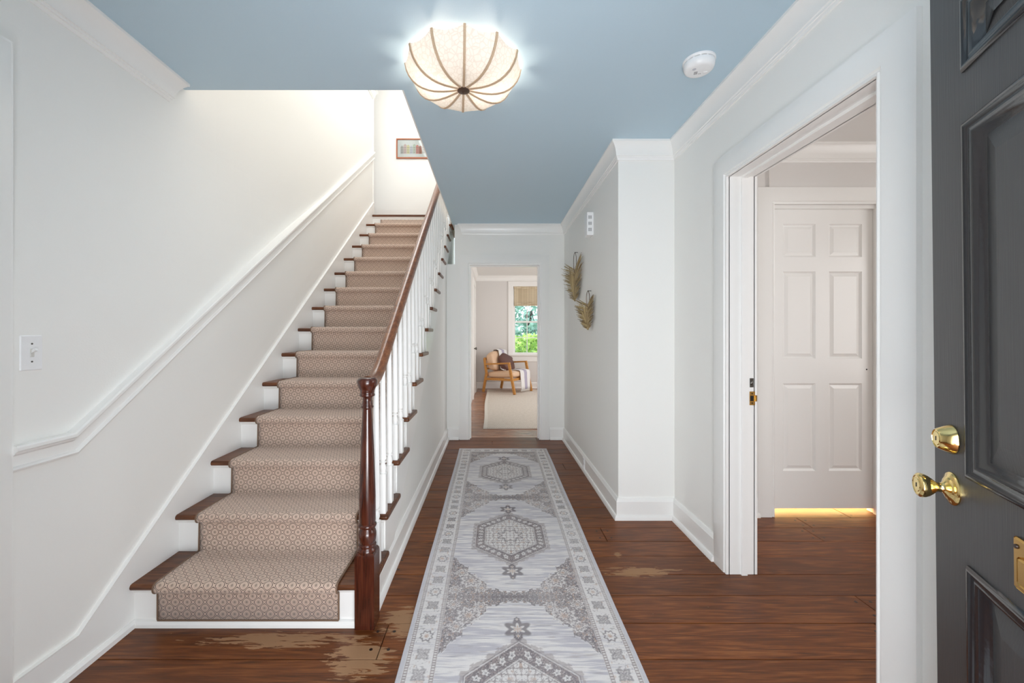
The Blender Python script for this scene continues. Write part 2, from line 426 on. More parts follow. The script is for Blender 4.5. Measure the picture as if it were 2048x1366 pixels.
# jambs with stops
def jamb(name, a0, a1, zt, plane, f0, f1, stop):
    bm = bmesh.new()
    def B(a, b, z0, z1, g0, g1):
        box(bm, *( (g0, g1, a, b) if plane == 'x' else (a, b, g0, g1)), z0, z1)
    B(a0-.022, a0, 0, zt+.02, f0, f1); B(a1, a1+.022, 0, zt+.02, f0, f1); B(a0, a1, zt, zt+.02, f0, f1)
    s0, s1 = stop
    for q in ((s0, s1),):
        B(a0, a0+.012, 0, zt, *q); B(a1-.012, a1, 0, zt, *q); B(a0+.012, a1-.012, zt-.012, zt, *q)
    return struct(bobj(name, bm, M['trim']))
jamb('trim_12', 1.319, 2.165, 2.10, 'x', XR-.004, 1.384, (XR+.058, XR+.088))
struct(boxes('trim_18', [(1.956, 2.705, 2.873, 2.898, 2.150, 2.175), (2.690, 2.745, 2.873, 2.898, 0, 2.175), (2.701, 2.745, 2.898, 2.96, 0, 2.175), (1.93, 1.956, 2.875, 2.96, 0, 2.175), (1.956, 2.745, 2.90, 2.96, 2.163, 2.175)], M['trim']))
jamb('trim_13', -.272, .56, 2.10, 'y', YB-.004, 5.074, (YB+.05, YB+.085))

# left door (closed slab inside the left casing, only its casing edge shows)
struct(boxes('door_2', [(XL-.01, XL+.006, .30, 1.206, .005, 2.09)], M['trim']))

# right room shell
struct(boxes('wall_right_room_back', [(1.38, 1.90, 2.86, 2.875, 0, CZ), (1.38, 1.93, 2.875, 2.96, 0, CZ), (2.74, 4.4, 2.86, 2.96, 0, CZ), (1.93, 2.74, 2.86, 2.96, 2.176, CZ)], M['grey_wall']))
struct(boxes('wall_right_room_side', [(4.4, 4.5, -.12, 2.96, 0, CZ), (1.38, 4.5, -.2, -.12, 0, CZ)], M['grey_wall']))
struct(boxes('ceiling_right_room', [(1.38, 4.5, -.2, 2.96, CZ, CZ+.1)], M['white_ceil']))
bm = bmesh.new(); sweep(bm, [(4.4, 2.86, CZ), (1.38, 2.86, CZ), (1.38, .1, CZ)], (0, 0, 1), CR)
struct(bobj('trim_14', bm, M['trim'], auto=30))
# n.b. lit closet behind the pocket door
struct(boxes('wall_closet', [(1.7, 3.1, 4.1, 4.2, 0, CZ), (3.0, 3.1, 2.96, 4.1, 0, CZ), (1.6, 1.7, 2.96, 4.2, 0, CZ), (1.6, 3.1, 2.96, 4.2, CZ-.05, CZ)], M['white_ceil']))

# far room shell
struct(boxes('wall_far_left', [(-.50, -.385, 6.0, FR+.1, 0, FRC), (-.455, -.385, 5.07, 6.0, 0, FRC)], M['grey_wall']))
WX0, WX1, WZ0, WZ1 = .487, 1.42, .79, 2.38
struct(boxes('wall_far_back', [(-.385, WX0, FR, FR+.15, 0, FRC), (WX1, 3.5, FR, FR+.15, 0, FRC), (WX0, WX1, FR, FR+.15, 0, WZ0), (WX0, WX1, FR, FR+.15, WZ1, FRC)], M['grey_wall']))
struct(boxes('wall_far_right', [(3.5, 3.6, 5.07, FR+.15, 0, FRC), (XB+.5, 3.6, 4.97, 5.07, 0, FRC)], M['grey_wall']))
struct(boxes('ceiling_far', [(-.5, 3.6, 5.07, FR+.15, FRC, FRC+.1)], M['white_ceil']))
bm = bmesh.new(); sweep(bm, [(3.5, FR, FRC), (-.385, FR, FRC), (-.385, 5.07, FRC)], (0, 0, 1), CR)
struct(bobj('trim_15', bm, M['trim'], auto=30))
# closed door on the far room's left wall near the corner
bm = bmesh.new()
pr = [(0, 0), (.018, 0), (.022, .02), (.022, .11), (0, .12)]
sweep(bm, [(-.385, 8.86, 0), (-.385, 8.86, 2.26), (-.385, 8.05, 2.26), (-.385, 8.05, 0)], (1, 0, 0), [(a, -b) for a, b in pr])
struct(bobj('trim_16', bm, M['trim']))
d3 = struct(boxes('door_3', [(-.386, -.375, 8.06, 8.85, .01, 2.25)], M['trim']))
bm = bmesh.new(); lathe(bm, [(.012, 0), (.012, .03), (.026, .04), (.028, .055), (.015, .065)], 12, Matrix.Translation((-.375, 8.16, .98)) @ Matrix.Rotation(PI/2, 4, 'Y'))
bobj('knob', bm, M['steel'], d3, smooth=True)

# ---------------------------------------------------------------- window in the far room
win = struct(boxes('window_1', [
    (WX0, WX0+.045, FR+.04, FR+.10, WZ0, WZ1), (WX1-.045, WX1, FR+.04, FR+.10, WZ0, WZ1),
    (WX0+.045, WX1-.045, FR+.04, FR+.10, WZ0, WZ0+.045), (WX0+.045, WX1-.045, FR+.04, FR+.10, WZ1-.045, WZ1)], M['trim']))
gx0, gx1 = WX0+.045, WX1-.045
bm = bmesh.new()
box(bm, gx0, gx1, FR+.045, FR+.09, 1.535, 1.575)
bobj('meeting_rail', bm, M['trim'], win)
pw = (gx1-gx0)/3
for k in (1, 2): boxes('muntin', [(gx0+k*pw-.009, gx0+k*pw+.009, FR+.055, FR+.085, WZ0+.045, 1.535), (gx0+k*pw-.009, gx0+k*pw+.009, FR+.055, FR+.085, 1.575, WZ1-.045)], M['trim'], win)
for z in (1.185, 1.955): boxes('muntin', [(gx0, gx1, FR+.056, FR+.084, z-.009, z+.009)], M['trim'], win)
zr = [(.835, 1.176), (1.194, 1.535), (1.575, 1.946), (1.964, 2.335)]
pane_me = None
for i in range(3):
    for a, b in zr:
        x0 = gx0+i*pw+(.009 if i else 0); x1 = gx0+(i+1)*pw-(.009 if i < 2 else 0)
        boxes('pane', [(x0, x1, FR+.068, FR+.072, a, b)], M['glass'], win)
bm = bmesh.new()
cs = [(0, 0), (.018, 0), (.022, .008), (.022, .118), (0, .125)]
sweep(bm, [(WX0, FR, WZ0), (WX0, FR, WZ1), (WX1, FR, WZ1), (WX1, FR, WZ0)], (0, -1, 0), [(a, b) for a, b in cs])
box(bm, WX0-.15, WX1+.15, FR-.06, FR+.05, WZ0-.03, WZ0+.005, bev=.006)
box(bm, WX0-.12, WX1+.12, FR-.018, FR, WZ0-.16, WZ0-.03)
struct(bobj('trim_17', bm, M['trim']))
# woven blind
bl = empty('woven_blind', (0, FR+.02, 2.0)); tag(bl, 'raised bamboo woven shade at the top of the far window', 'blind')
def woven():
    m = mat('woven_bamboo', (196, 176, 142), .7); t = NT(m); b = t.n['Principled BSDF']
    tc = t.add('ShaderNodeTexCoord').outputs['Object']
    n = t.add('ShaderNodeTexNoise', ins={0: t.add('ShaderNodeMapping', ins={0: tc, 3: (6.0, 6.0, 110.0)}).outputs[0], 2: 1.0, 3: 4.0}).outputs[0]
    s = t.add('ShaderNodeSeparateXYZ', ins={0: tc}).outputs[0]
    v = t.step(t.math('SINE', t.math('MULTIPLY', s, 2*PI/.06)), .90, .98)
    c = t.mix(t.step(n, .30, .70), lin((178, 156, 122)), lin((232, 220, 194)))
    c = t.mix(t.math('MULTIPLY', v, .3), c, lin((120, 100, 76))); t.l.new(c, b.inputs['Base Color'])
    return m
M['woven'] = woven()
sl_m = bpy.data.meshes.new('slat'); bm = bmesh.new(); box(bm, WX0+.02, WX1-.02, -.005, .005, -.010, .010, bev=.003); bm.to_mesh(sl_m); bm.free(); sl_m.materials.append(M['woven'])
for i in range(22):
    o = bpy.data.objects.new('slat', sl_m); COL.objects.link(o); o.parent = bl; o.location = (0, -.004*(i % 2), .37-.019*i)
boxes('bottom_rail', [(WX0+.02, WX1-.02, -.03, .012, -.075, -.045)], M['woven'], bl, bev=.006)
for i in range(3): boxes('folded_slat', [(WX0+.02, WX1-.02, -.035+.006*i, .01, -.045+.022*i, -.025+.022*i)], M['woven'], bl, bev=.004)
boxes('valance', [(WX0+.01, WX1-.01, -.03, .015, .33, .379)], M['woven'], bl, bev=.004)

# ---------------------------------------------------------------- outside the window
def leafmat(name, a, b):
    m = bpy.data.materials.new(name); m.use_nodes = True; t = NT(m); out = t.n['Material Output']; t.n.remove(t.n['Principled BSDF'])
    P = t.add('ShaderNodeNewGeometry').outputs['Position']
    n = t.add('ShaderNodeTexNoise', ins={0: P, 2: 5.0, 3: 3.0}).outputs[0]
    c = t.mix(t.step(n, .35, .65), lin(a), lin(b))
    d = t.add('ShaderNodeBsdfDiffuse', ins={0: c}); tr = t.add('ShaderNodeBsdfTranslucent', ins={0: c})
    mx = t.add('ShaderNodeMixShader', ins={0: .35, 1: d.outputs[0], 2: tr.outputs[0]}); t.l.new(mx.outputs[0], out.inputs[0])
    return m
def foliage(name, c, r, n, size, m, parent):
    P = rng.normal(size=(n, 3)); P /= np.linalg.norm(P, axis=1)[:, None]
    P = P*(rng.uniform(.6, 1.0, (n, 1)))*np.array(r)+np.array(c)
    A = rng.normal(size=(n, 3)); A /= np.linalg.norm(A, axis=1)[:, None]
    B = np.cross(A, rng.normal(size=(n, 3))); B /= np.linalg.norm(B, axis=1)[:, None]
    L = size*rng.uniform(.6, 1.3, (n, 1))
    V = np.stack([P-A*L, P+B*L*.4, P+A*L, P-B*L*.4], 1).reshape(-1, 3)
    me = bpy.data.meshes.new(name); me.from_pydata(V.tolist(), [], np.arange(4*n).reshape(n, 4).tolist())
    return link(name, me, m, parent)
lm1 = leafmat('bright_leaves', (130, 168, 78), (214, 232, 140)); lm2 = leafmat('blue_green_leaves', (120, 160, 142), (206, 228, 222))
sh = empty('garden_shrub', (1.3, 12.6, -.4)); tag(sh, 'bright green bushy shrub low outside the far window', 'shrub')
foliage('foliage', (0, 0, .85), (1.9, .8, .85), 5200, .085, lm1, sh)
bm = bmesh.new(); tube(bm, [(0, 0, 0), (.05, 0, .5), (-.1, 0, 1.0)], .05); bobj('stem', bm, M['peg'], sh)
tr = empty('garden_tree', (1.6, 17, -.4)); tag(tr, 'hazy blue-green leafy tree rising behind the shrub outside', 'tree')
foliage('foliage', (0, 0, 2.6), (4.2, 1.6, 2.9), 9000, .15, lm2, tr)
bm = bmesh.new(); tube(bm, [(0, 0, 0), (.1, 0, 1.2), (-.1, 0, 2.6)], .16); bobj('trunk', bm, M['peg'], tr)
struct(boxes('lawn', [(-20, 25, FR+.2, 45, -.5, -.4)], mat('lawn_grass', (110, 150, 70), .9, bscale=8, var=.2)))

# ---------------------------------------------------------------- floor planks
floor = struct(boxes('floor', [(-1.8, 4.5, -.8, 5.0, -.05, -.012), (-.5, 3.6, 5.0, FR, -.05, -.012)], M['peg']))
seams = [.2, .42, .62, .82, 1.0, 1.2, 1.40, 1.60, 1.80, 1.99, 2.165, 2.345, 2.51, 2.685, 2.83, 3.0, 3.14, 3.33, 3.49, 3.67, 3.83, 4.02, 4.18, 4.36, 4.52, 4.70, 4.86, 5.03]
while seams[-1] < FR-.1: seams.append(seams[-1]+random.choice((.09, .10, .11, .12)))
seams[-1] = FR
seams = [-.8, -.5, -.25, 0]+seams
plank_cache = {}
def plank(x0, x1, ya, yb, pegs):
    g = .0017; L = x1-x0; Wd = yb-ya
    bm = bmesh.new(); box(bm, g, L-g, g, Wd-g, -.012, 0, bev=.0014)
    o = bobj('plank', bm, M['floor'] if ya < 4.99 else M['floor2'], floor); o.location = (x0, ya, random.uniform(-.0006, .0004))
    if pegs:
        bm = bmesh.new()
        for px in (.035, L-.035):
            for py in (.25, .75):
                lathe(bm, [(.007, .0002), (.007, .0006)], 10, Matrix.Translation((px, Wd*py, 0)))
        bobj('peg', bm, M['peg'], o)
for i in range(len(seams)-1):
    ya, yb = seams[i], seams[i+1]
    if ya < 2.8: xa, xb = -1.64, 4.4
    elif ya < 4.9: xa, xb = -.60, 3.0
    else: xa, xb = -.42, 3.5
    x = xa; first = True
    rr = random.Random(i*13+5)
    while x < xb-.01:
        L = rr.uniform(.5, 2.2) if first else rr.uniform(1.3, 2.6)
        first = False
        x2 = min(xb, x+L)
        if xb-x2 < .4: x2 = xb
        if 2.8 <= ya < 4.9 and x > 1.4: pass
        plank(x, x2, ya, yb, ya < 3 and x2 > -1.2)
        x = x2

# ---------------------------------------------------------------- staircase
RUN, RISE, D1, NZ = .254, .188, 1.763, .025
XT0, XT1 = XL+.018, -.515
st = empty('staircase', (-1.05, D1, 0)); tag(st, 'straight white staircase with dark wooden treads, white balusters and mahogany handrail', 'staircase')
SO = Vector((-1.05, D1, 0))
def sobj(o, par=None): 
    o.parent = par or st; o.location = o.location-SO if par is None else o.location
    return o
def local(me_o):  # geometry was built in world space: move into st's frame
    me_o.parent = st; me_o.matrix_parent_inverse = st.matrix_world.inverted() if False else Matrix.Translation(-SO)
    return me_o
# tread mesh with bullnose front and right return
TW = XT1-XT0; TD = RUN+.03; TT = .027
def tread_bm(depth, ret=True):
    bm = bmesh.new()
    # front nose + right end swept; body box
    nose = []
    for k in range(7):
        a = -PI/2+PI*k/6; nose.append((TT/2*math.sin(a)-TT/2, -math.cos(a)*TT*.45-.0))
    # cross-section polygon in (y,z)
    R = TT*.45
    def sec(inset):
        pts = [(depth, 0.0), (depth, -TT)]
        for k in range(7):
            a = -PI/2+PI*k/6
            pts.append((inset+R-R*math.cos(a), TT/2*math.sin(a)-TT/2))
        return pts
    xs = [(0, 0)]
    for k in range(7): # right end rounded in plan by moving section inwards
        a = PI/2*k/6
        xs.append((TW-R+R*math.sin(a), R-R*math.cos(a)))
    rings = []
    for x, ins in xs:
        ring = []
        for (y, z) in sec(min(ins, R*.98)):
            zz = z
            if ins > 0: zz = -TT/2+(z+TT/2)*(1-.92*(ins/R)**2)
            ring.append(bm.verts.new((x, y, zz)))
        rings.append(ring)
    k = len(rings[0])
    for i in range(len(rings)-1):
        for j in range(k): bm.faces.new((rings[i][j], rings[i][(j+1) % k], rings[i+1][(j+1) % k], rings[i+1][j]))
    bm.faces.new(rings[0]); bm.faces.new(list(reversed(rings[-1])))
    return bm
t0 = bobj('tread', tread_bm(TD), M['tread'], st, auto=45)
bmr = bmesh.new()
RZ = RISE-TT
box(bmr, 0, (XS+.005)-XT0, 0, .018, 0, RZ)
# small cove under the nosing, wrapping round the return
sweep(bmr, [(0, 0, RZ), ((XS+.005)-XT0, 0, RZ), ((XS+.005)-XT0, RUN-.02, RZ)], (0, 0, 1), [(0, 0), (-.018, 0), (-.014, -.006), (-.006, -.012), (0, -.014)])
r0 = bobj('riser', bmr, M['trim'], st)
for k in range(1, 16):
    o = r0 if k == 1 else r0.copy()
    if k > 1: COL.objects.link(o)
    o.location = Vector((XT0, D1+(k-1)*RUN+NZ, (k-1)*RISE))-SO
    if k == 15: break
    o = t0 if k == 1 else t0.copy()
    if k > 1: COL.objects.link(o)
    o.location = Vector((XT0, D1+(k-1)*RUN, k*RISE))-SO
# landing floor and its nosing
bm = bmesh.new(); box(bm, XT0, -.49, D1+14*RUN, D1+14*RUN+.12, 15*RISE-TT, 15*RISE, bev=.008, seg=2)
local(bobj('landing_nosing', bm, M['tread']))
struct(boxes('floor_landing', [(-2.9, -.2, D1+14*RUN+.12, 5.9, 2.65, 15*RISE)], M['floor']))
# shoe moulding at the first riser
bm = bmesh.new(); sweep(bm, [(XT0, D1+NZ, 0), (-.59, D1+NZ, 0)], (0, 0, 1), [(0, 0), (.028, 0), (.024, -.012), (.012, -.018), (0, -.020)])
local(bobj('shoe_moulding', bm, M['trim']))
# side wall below the stairs (sawtooth) = setting, and raking stringer board
saw = [(D1+NZ+.02, 0)]
for k in range(1, 15):
    saw.append((D1+(k-1)*RUN+NZ+.02, k*RISE-TT)); saw.append((D1+k*RUN+NZ+.02, k*RISE-TT))
saw.append((D1+14*RUN+NZ+.02, 15*RISE-.17)); saw.append((5.95, 15*RISE-.17)); saw.append((5.95, 0))
bm = bmesh.new(); prism(bm, saw, 0, XS-.05, XS)
struct(bobj('wall_under_stairs', bm, M['wall']))
def nl(y): return RISE*(1+(y-D1)/RUN)
st_poly = [(D1+NZ+.02, 0)]+saw[1:-3]+[(D1+14*RUN, nl(D1+14*RUN)-.40), (2.245, .145), (1.86, .145), (1.86, 0)]
bm = bmesh.new(); prism(bm, st_poly, 0, XS, XS+.011)
local(bobj('stringer', bm, M['trim']))
# newel
bm = bmesh.new()
nx, ny = -.549, 1.7985
prof = [(.0415, .318), (.0420, .326), (.0415, .334), (.036, .340), (.036, .345), (.0385, .350), (.036, .355), (.0335, .358), (.0365, .368), (.0385, .385), (.0385, .400), (.035, .412),
        (.031, .420), (.031, .424), (.038, .428), (.040, .434), (.038, .440), (.0335, .443), (.0335, .448), (.0355, .452), (.0352, .56), (.031, .70), (.0265, .82), (.0200, .940), (.0205, .944), (.0265, .948),
        (.027, .953), (.0225, .958), (.0230, .963), (.0205, .970), (.0195, .990), (.0225, .996), (.031, .998), (.033, 1.003), (.0305, 1.008), (.029, 1.014), (.031, 1.017), (.0305, 1.022), (.034, 1.030), (.040, 1.042), (.0435, 1.056), (.0435, 1.066), (.040, 1.074), (.030, 1.079), (.012, 1.081)]
lathe(bm, prof, 32, Matrix.Translation((nx, ny, 0)))
newel = local(bobj('newel_post', bm, M['mahog'], auto=50))
bm = bmesh.new(); hw = .042
vs = []
box(bm, nx-hw, nx+hw, ny-hw, ny+hw, 0, .306)
# chamfered lamb's-tongue top
tp = [f for f in bm.faces if f.normal.z > .9 and f.calc_center_median().z > .3]
def ring(s, z): return [bm.verts.new((nx+sx*s, ny+sy*s, z)) for sx, sy in ((-1, -1), (1, -1), (1, 1), (-1, 1))]
for f in tp: bm.faces.remove(f)
r1 = ring(hw, .306); r2 = ring(hw*.97, .316); r3 = ring(hw*.86, .326)
for a, b in ((r1, r2), (r2, r3)):
    for i in range(4): bm.faces.new((a[i], a[(i+1) % 4], b[(i+1) % 4], b[i]))
bm.faces.new(r3)
bmesh.ops.remove_doubles(bm, verts=bm.verts, dist=1e-5)
nb = bobj('newel_block', bm, M['mahog'], newel)
# handrail
def railz(y): return 1.118+(y-2.0)*.765
RPF = []
for a, b in ((-.030, -.012), (-.029, .002), (-.024, .015), (-.014, .024), (0, .027), (.014, .024), (.024, .015), (.029, .002), (.030, -.012), (.022, -.018), (.020, -.028), (-.020, -.028), (-.022, -.018)): RPF.append((a, b))
path = [(nx, 1.80, 1.058), (nx, 1.84, 1.057), (nx, 1.875, 1.059), (nx, 1.91, 1.068), (nx, 1.945, 1.085), (nx, 1.975, 1.102), (nx, 2.0, 1.119), (nx, 5.05, railz(5.05))]
bm = bmesh.new(); sweep(bm, path, (1, 0, 0), [(a, -b*-1) if False else (a, -b) for a, b in RPF] if Vector((1, 0, 0)).cross(Vector((0, 1, 0))).z < 0 else RPF)
hr = local(bobj('handrail', bm, M['rail'], auto=40))
bm = bmesh.new(); sweep(bm, [(nx, 1.93, 1.075-.032), (nx, 2.0, railz(2.0)-.034), (nx, 5.05, railz(5.05)-.034)], (1, 0, 0), [(-.018, -.005), (-.018, .004), (.0205, .004), (.0205, -.005)])
bobj('fillet_strip', bm, M['trim'], hr)
# balusters
def baluster(y, k):
    z0 = k*RISE; zt = railz(y)-.03 if y > 1.99 else 1.06
    bm = bmesh.new()
    box(bm, -.019, .019, -.019, .019, 0, .198, bev=.0015)
    L = zt-z0
    lathe(bm, [(.014, .196), (.0185, .200), (.015, .204), (.0135, .208), (.0175, .220), (.0165, .232), (.0125, .244), (.0125, .248), (.0175, .251), (.0175, .256), (.0125, .259), (.0125, .262), (.0178, .266), (.0182, .275), (.0170, .30+.25*L*.4), (.0125, L-.05), (.0105, L)], 14)
    o = local(bobj('baluster', bm, M['trim'], auto=40)); o.location = (nx, y, z0)
baluster(1.935, 1)
for k in range(2, 15):
    yk = D1+(k-1)*RUN+.036
    baluster(yk, k); baluster(yk+RUN/2, k)

# ---------------------------------------------------------------- stair runner carpet
RX0, RX1 = -1.452, -.667; TH = .011
prof = []     # (y,z) outer surface, going up
def arc(cy, cz, r, a0, a1, n):
    for i in range(n+1):
        a = a0+(a1-a0)*i/n; prof.append((cy+r*math.cos(a), cz+r*math.sin(a)))
prof.append((D1+NZ-TH, .030))
for k in range(1, 15):
    yk = D1+(k-1)*RUN; zk = k*RISE
    yr = yk+NZ-TH
    prof.append((yr, zk-TT-.014)); 
    r = TT/2+TH
    cz = zk-TT/2; cy = yk+TT*.45
    prof.append((yr-.002, zk-TT-.008))
    arc(cy, cz, r*1.0, PI*1.32, PI/2, 9)
    for i in range(1, 5): prof.append((cy+(RUN-TT*.45+NZ-TH-.004)*i/4, zk+TH))
prof.append((D1+14*RUN+NZ-TH, 15*RISE-TT-.035))
L = [0]
for i in range(1, len(prof)): L.append(L[-1]+math.dist(prof[i], prof[i-1]))
NXC = 24
verts = []; faces = []; uvs = []
xsr = [RX0+(RX1-RX0)*i/NXC for i in range(NXC+1)]
for (y, z) in prof:
    for x in xsr: verts.append((x, y, z))
nrow = NXC+1
for i in range(len(prof)-1):
    for j in range(NXC):
        faces.append((i*nrow+j, i*nrow+j+1, (i+1)*nrow+j+1, (i+1)*nrow+j))
me = bpy.data.meshes.new('runner'); me.from_pydata(verts, [], faces)
uvl = me.uv_layers.new(name='UVMap')
for lo in me.loops:
    i, j = divmod(lo.vertex_index, nrow); uvl.data[lo.index].uv = (xsr[j]-RX0, L[i])
run = link('stair_runner', me, M['carpet'], smooth=True)
sd = run.modifiers.new('thick', 'SOLIDIFY'); sd.thickness = TH*.8; sd.offset = -1
tag(run, 'beige and brown ogee-patterned carpet runner climbing the stairs', 'stair runner')
def pathtube(x, r):
    bm = bmesh.new(); pts = [(x, y, z) for y, z in prof]
    sweep(bm, pts, (1, 0, 0), [(-r, -r), (-r, r*.6), (r, r*.6), (r, -r)]); return bm
for x in (RX0, RX1): bobj('edge_binding', pathtube(x, .0032), M['binding'], run)
boxes('end_binding', [(RX0, RX1, D1+NZ-TH-.003, D1+NZ-.002, .026, .033)], M['binding'], run)

# ---------------------------------------------------------------- hall rug (vertex colours, printed pattern)
def vnoise(x, y, seed):
    r = np.random.RandomState(seed).rand(256, 256)
    xi = np.floor(x).astype(int); yi = np.floor(y).astype(int); fx = x-xi; fy = y-yi
    fx = fx*fx*(3-2*fx); fy = fy*fy*(3-2*fy)
    g = lambda a, b: r[a % 256, b % 256]
    return (g(xi, yi)*(1-fx)+g(xi+1, yi)*fx)*(1-fy)+(g(xi, yi+1)*(1-fx)+g(xi+1, yi+1)*fx)*fy
def sst(v, a, b): t = np.clip((v-a)/(b-a), 0, 1); return t*t*(3-2*t)
HW = .465
def rug_color(s, D):
    """s: -HW..HW across; D along. returns linear rgb"""
    ivory = np.array(lin((226, 222, 220))); lilac = np.array(lin((186, 183, 191))); dark = np.array(lin((104, 94, 98)))
    taupe = np.array(lin((148, 134, 132))); rust = np.array(lin((186, 150, 124))); char = np.array(lin((84, 78, 84)))
    def mx(c, k, f): return c*(1-f[..., None])+k*f[..., None]
    dx = np.abs(s); ph = (D-2.57+.6) % 1.2 - .6; dy = np.abs(ph)
    streak = vnoise(s*9+3, D*160, 1)*.5+vnoise(s*22, D*330+7, 2)*.3+vnoise(s*3, D*30, 3)*.35
    c = np.ones(s.shape+(3,))*ivory
    c = mx(c, lilac, sst(streak+.10*np.clip(1-np.abs(dy-.36)/.2, 0, 1), .50, .76)*.9)
    c = mx(c, np.array(lin((150, 144, 152))), sst(vnoise(s*8+2, D*230, 31)*.6+vnoise(s*30, D*400, 32)*.4, .66, .86)*.55)
    c = mx(c, taupe, sst(vnoise(s*14+9, D*210, 4), .80, .95)*.35)
    fil = vnoise(dx*330, dy*330, 5)*.55+vnoise(dx*150, dy*150, 6)*.45        # mirrored filigree
    fil2 = vnoise(dx*230+40, dy*230, 8)
    lat = np.abs(np.sin(dx*PI/.026+.5*np.sin(dy*60)))*np.abs(np.sin(dy*PI/.03))
    # medallion
    w = .006*np.sign(np.sin(dy*150))+.004*np.sign(np.sin(dx*190))
    m = np.maximum(dx/.215, (dy+.80*dx)/.315)
    mj = np.maximum((dx+w)/.215, (dy+.80*dx+w)/.315)
    ringm = sst(m, .70, .72)*(1-sst(m, .985, 1.0))
    inner = 1-sst(m, .70, .72)
    c = mx(c, taupe, (sst(mj, .98, 1.0)*(1-sst(mj, 1.07, 1.09)))*.55)
    cr = np.ones(c.shape)*taupe; cr = mx(cr, dark, sst(fil, .40, .52)); 
    ang = np.arctan2(dy, dx+1e-6); pu = ((ang*5.2) % 1.0-.5)*.052; pv = (m-.85)*.24; pd_ = np.hypot(pu, pv); pth = np.arctan2(pv, pu+1e-6); pet = pd_/.015+.25*np.cos(5*pth)
    cr = mx(cr, ivory, (1-sst(pet, .85, 1.05))*.9); cr = mx(cr, char, (1-sst(pet, .22, .36)))
    cr = mx(cr, ivory, sst(fil2, .80, .88)*.7)
    c = mx(c, cr, ringm*.92) if False else c*(1-(ringm*.9)[..., None])+cr*(ringm*.9)[..., None]
    ci = np.ones(c.shape)*ivory*.95
    ci = mx(ci, taupe, (1-sst(lat, .10, .22))*.75); ci = mx(ci, dark, sst(fil, .60, .70)*.65)
    ci = mx(ci, rust, sst(vnoise(dx*60, dy*60, 9), .78, .9)*.5)
    ros = np.hypot(dx, dy)/.07; rp = ros+.18*np.cos(8*ang)
    ci = mx(ci, dark, sst(rp, .78, .84)*(1-sst(rp, .98, 1.04))*.6)
    c = c*(1-inner[..., None])+ci*inner[..., None]
    for q, col, f in ((.715, ivory, .8), (.985, ivory, .9), (1.012, dark, .8), (.69, dark, .6)):
        c = mx(c, col, np.clip(1-np.abs(m-q)/.012, 0, 1)*f)
    # pendants
    for (px, py, rr) in ((0, .385, .052), (0, .345, .018), (0, .445, .012)):
        d = np.hypot(dx-px, (dy-py)*.9); th = np.arctan2(dy-py, dx-px+1e-6); q = d/rr+.22*np.cos(6*th)
        c = mx(c, dark, (1-sst(q, .85, 1.1))*.85); c = mx(c, ivory, (1-sst(q, .38, .48))*.85); c = mx(c, rust, (1-sst(q, .12, .2))*.8)
    # spandrels and dark cross band
    fx = np.interp(dx, [0, .055, .09, .135, .137, .175, .20, .235, .237, .27, .33], [.563, .560, .54, .54, .49, .47, .415, .40, .345, .33, .235])
    e = dy-fx+.006*np.sign(np.sin(dx*170))
    spm = sst(e, -.002, .004)
    cs_ = np.ones(c.shape)*taupe; cs_ = mx(cs_, char, sst(fil, .42, .56)*.9)
    cs_ = mx(cs_, ivory, sst(fil2, .66, .78)*.75); cs_ = mx(cs_, rust, sst(vnoise(dx*120, dy*120, 11), .76, .86)*.6)
    band = np.clip(1-np.abs(dy-.6)/.03, 0, 1)*(1-sst(dx, .1, .2)); cs_ = mx(cs_, char, band*.6)
    c = c*(1-(spm*.85)[..., None])+cs_*(spm*.85)[..., None]
    c = mx(c, char, np.clip(1-np.abs(e-.001)/.003, 0, 1)*.7); c = mx(c, ivory, np.clip(1-np.abs(e+.006)/.004, 0, 1)*.8)
    for (px, py, rr) in ((.215, .47, .05), (.265, .40, .032), (.16, .53, .03), (.29, .545, .03)):
        d = np.hypot(dx-px, dy-py); th = np.arctan2(dy-py, dx-px+1e-6); q = d/rr+.15*np.cos(8*th)
        c = mx(c, ivory, (1-sst(q, .95, 1.08))*.8); c = mx(c, dark, sst(q, .48, .54)*(1-sst(q, .66, .74))*.75)
        c = mx(c, rust, (1-sst(q, .22, .34))*.7); c = mx(c, taupe, (1-sst(q, .95, 1.08))*sst(fil, .55, .62)*.7)
    # borders
    e1 = np.minimum(4.526-D, D-.87)
    bd = np.minimum(HW-dx, e1)
    along = np.where(HW-dx < e1, D, s+1.1)
    inb = 1-sst(bd, .139, .141)
    cb = np.ones(c.shape)*ivory
    cb = mx(cb, lilac, sst(streak, .6, .85)*.5)
    al = (along % .098)/.098-.5; kk = np.floor(along/.098).astype(int)
    u = al*.098; v = bd-.079
    d = np.hypot(u*.9, v); th = np.arctan2(v, u+1e-6)
    big = (kk % 3 != 2).astype(float)
    q = d/.030+.20*np.cos(4*th)+.08*np.cos(12*th)
    cb = mx(cb, dark, (1-sst(q, .80, .98))*big*.8*(.55+.45*vnoise(D*3, s*3, 12))); cb = mx(cb, ivory, (sst(q, .34, .4)*(1-sst(q, .46, .54)))*big*.8)
    q2 = d/.026+.14*np.cos(8*th)
    cb = mx(cb, dark, (sst(q2, .72, .8)*(1-sst(q2, .98, 1.1)))*(1-big)*.7); cb = mx(cb, rust, (1-sst(q2, .3, .42))*(1-big)*.55)
    vine = np.abs(v-.022*np.sin(along*2*PI/.049)); cb = mx(cb, taupe, np.clip(1-vine/.0028, 0, 1)*.35)
    cb = mx(cb, dark, sst(vnoise(u*160+kk*5, v*160, 13), .78, .86)*.45); cb = mx(cb, rust, sst(vnoise(along*45, bd*90, 14), .80, .9)*.4)
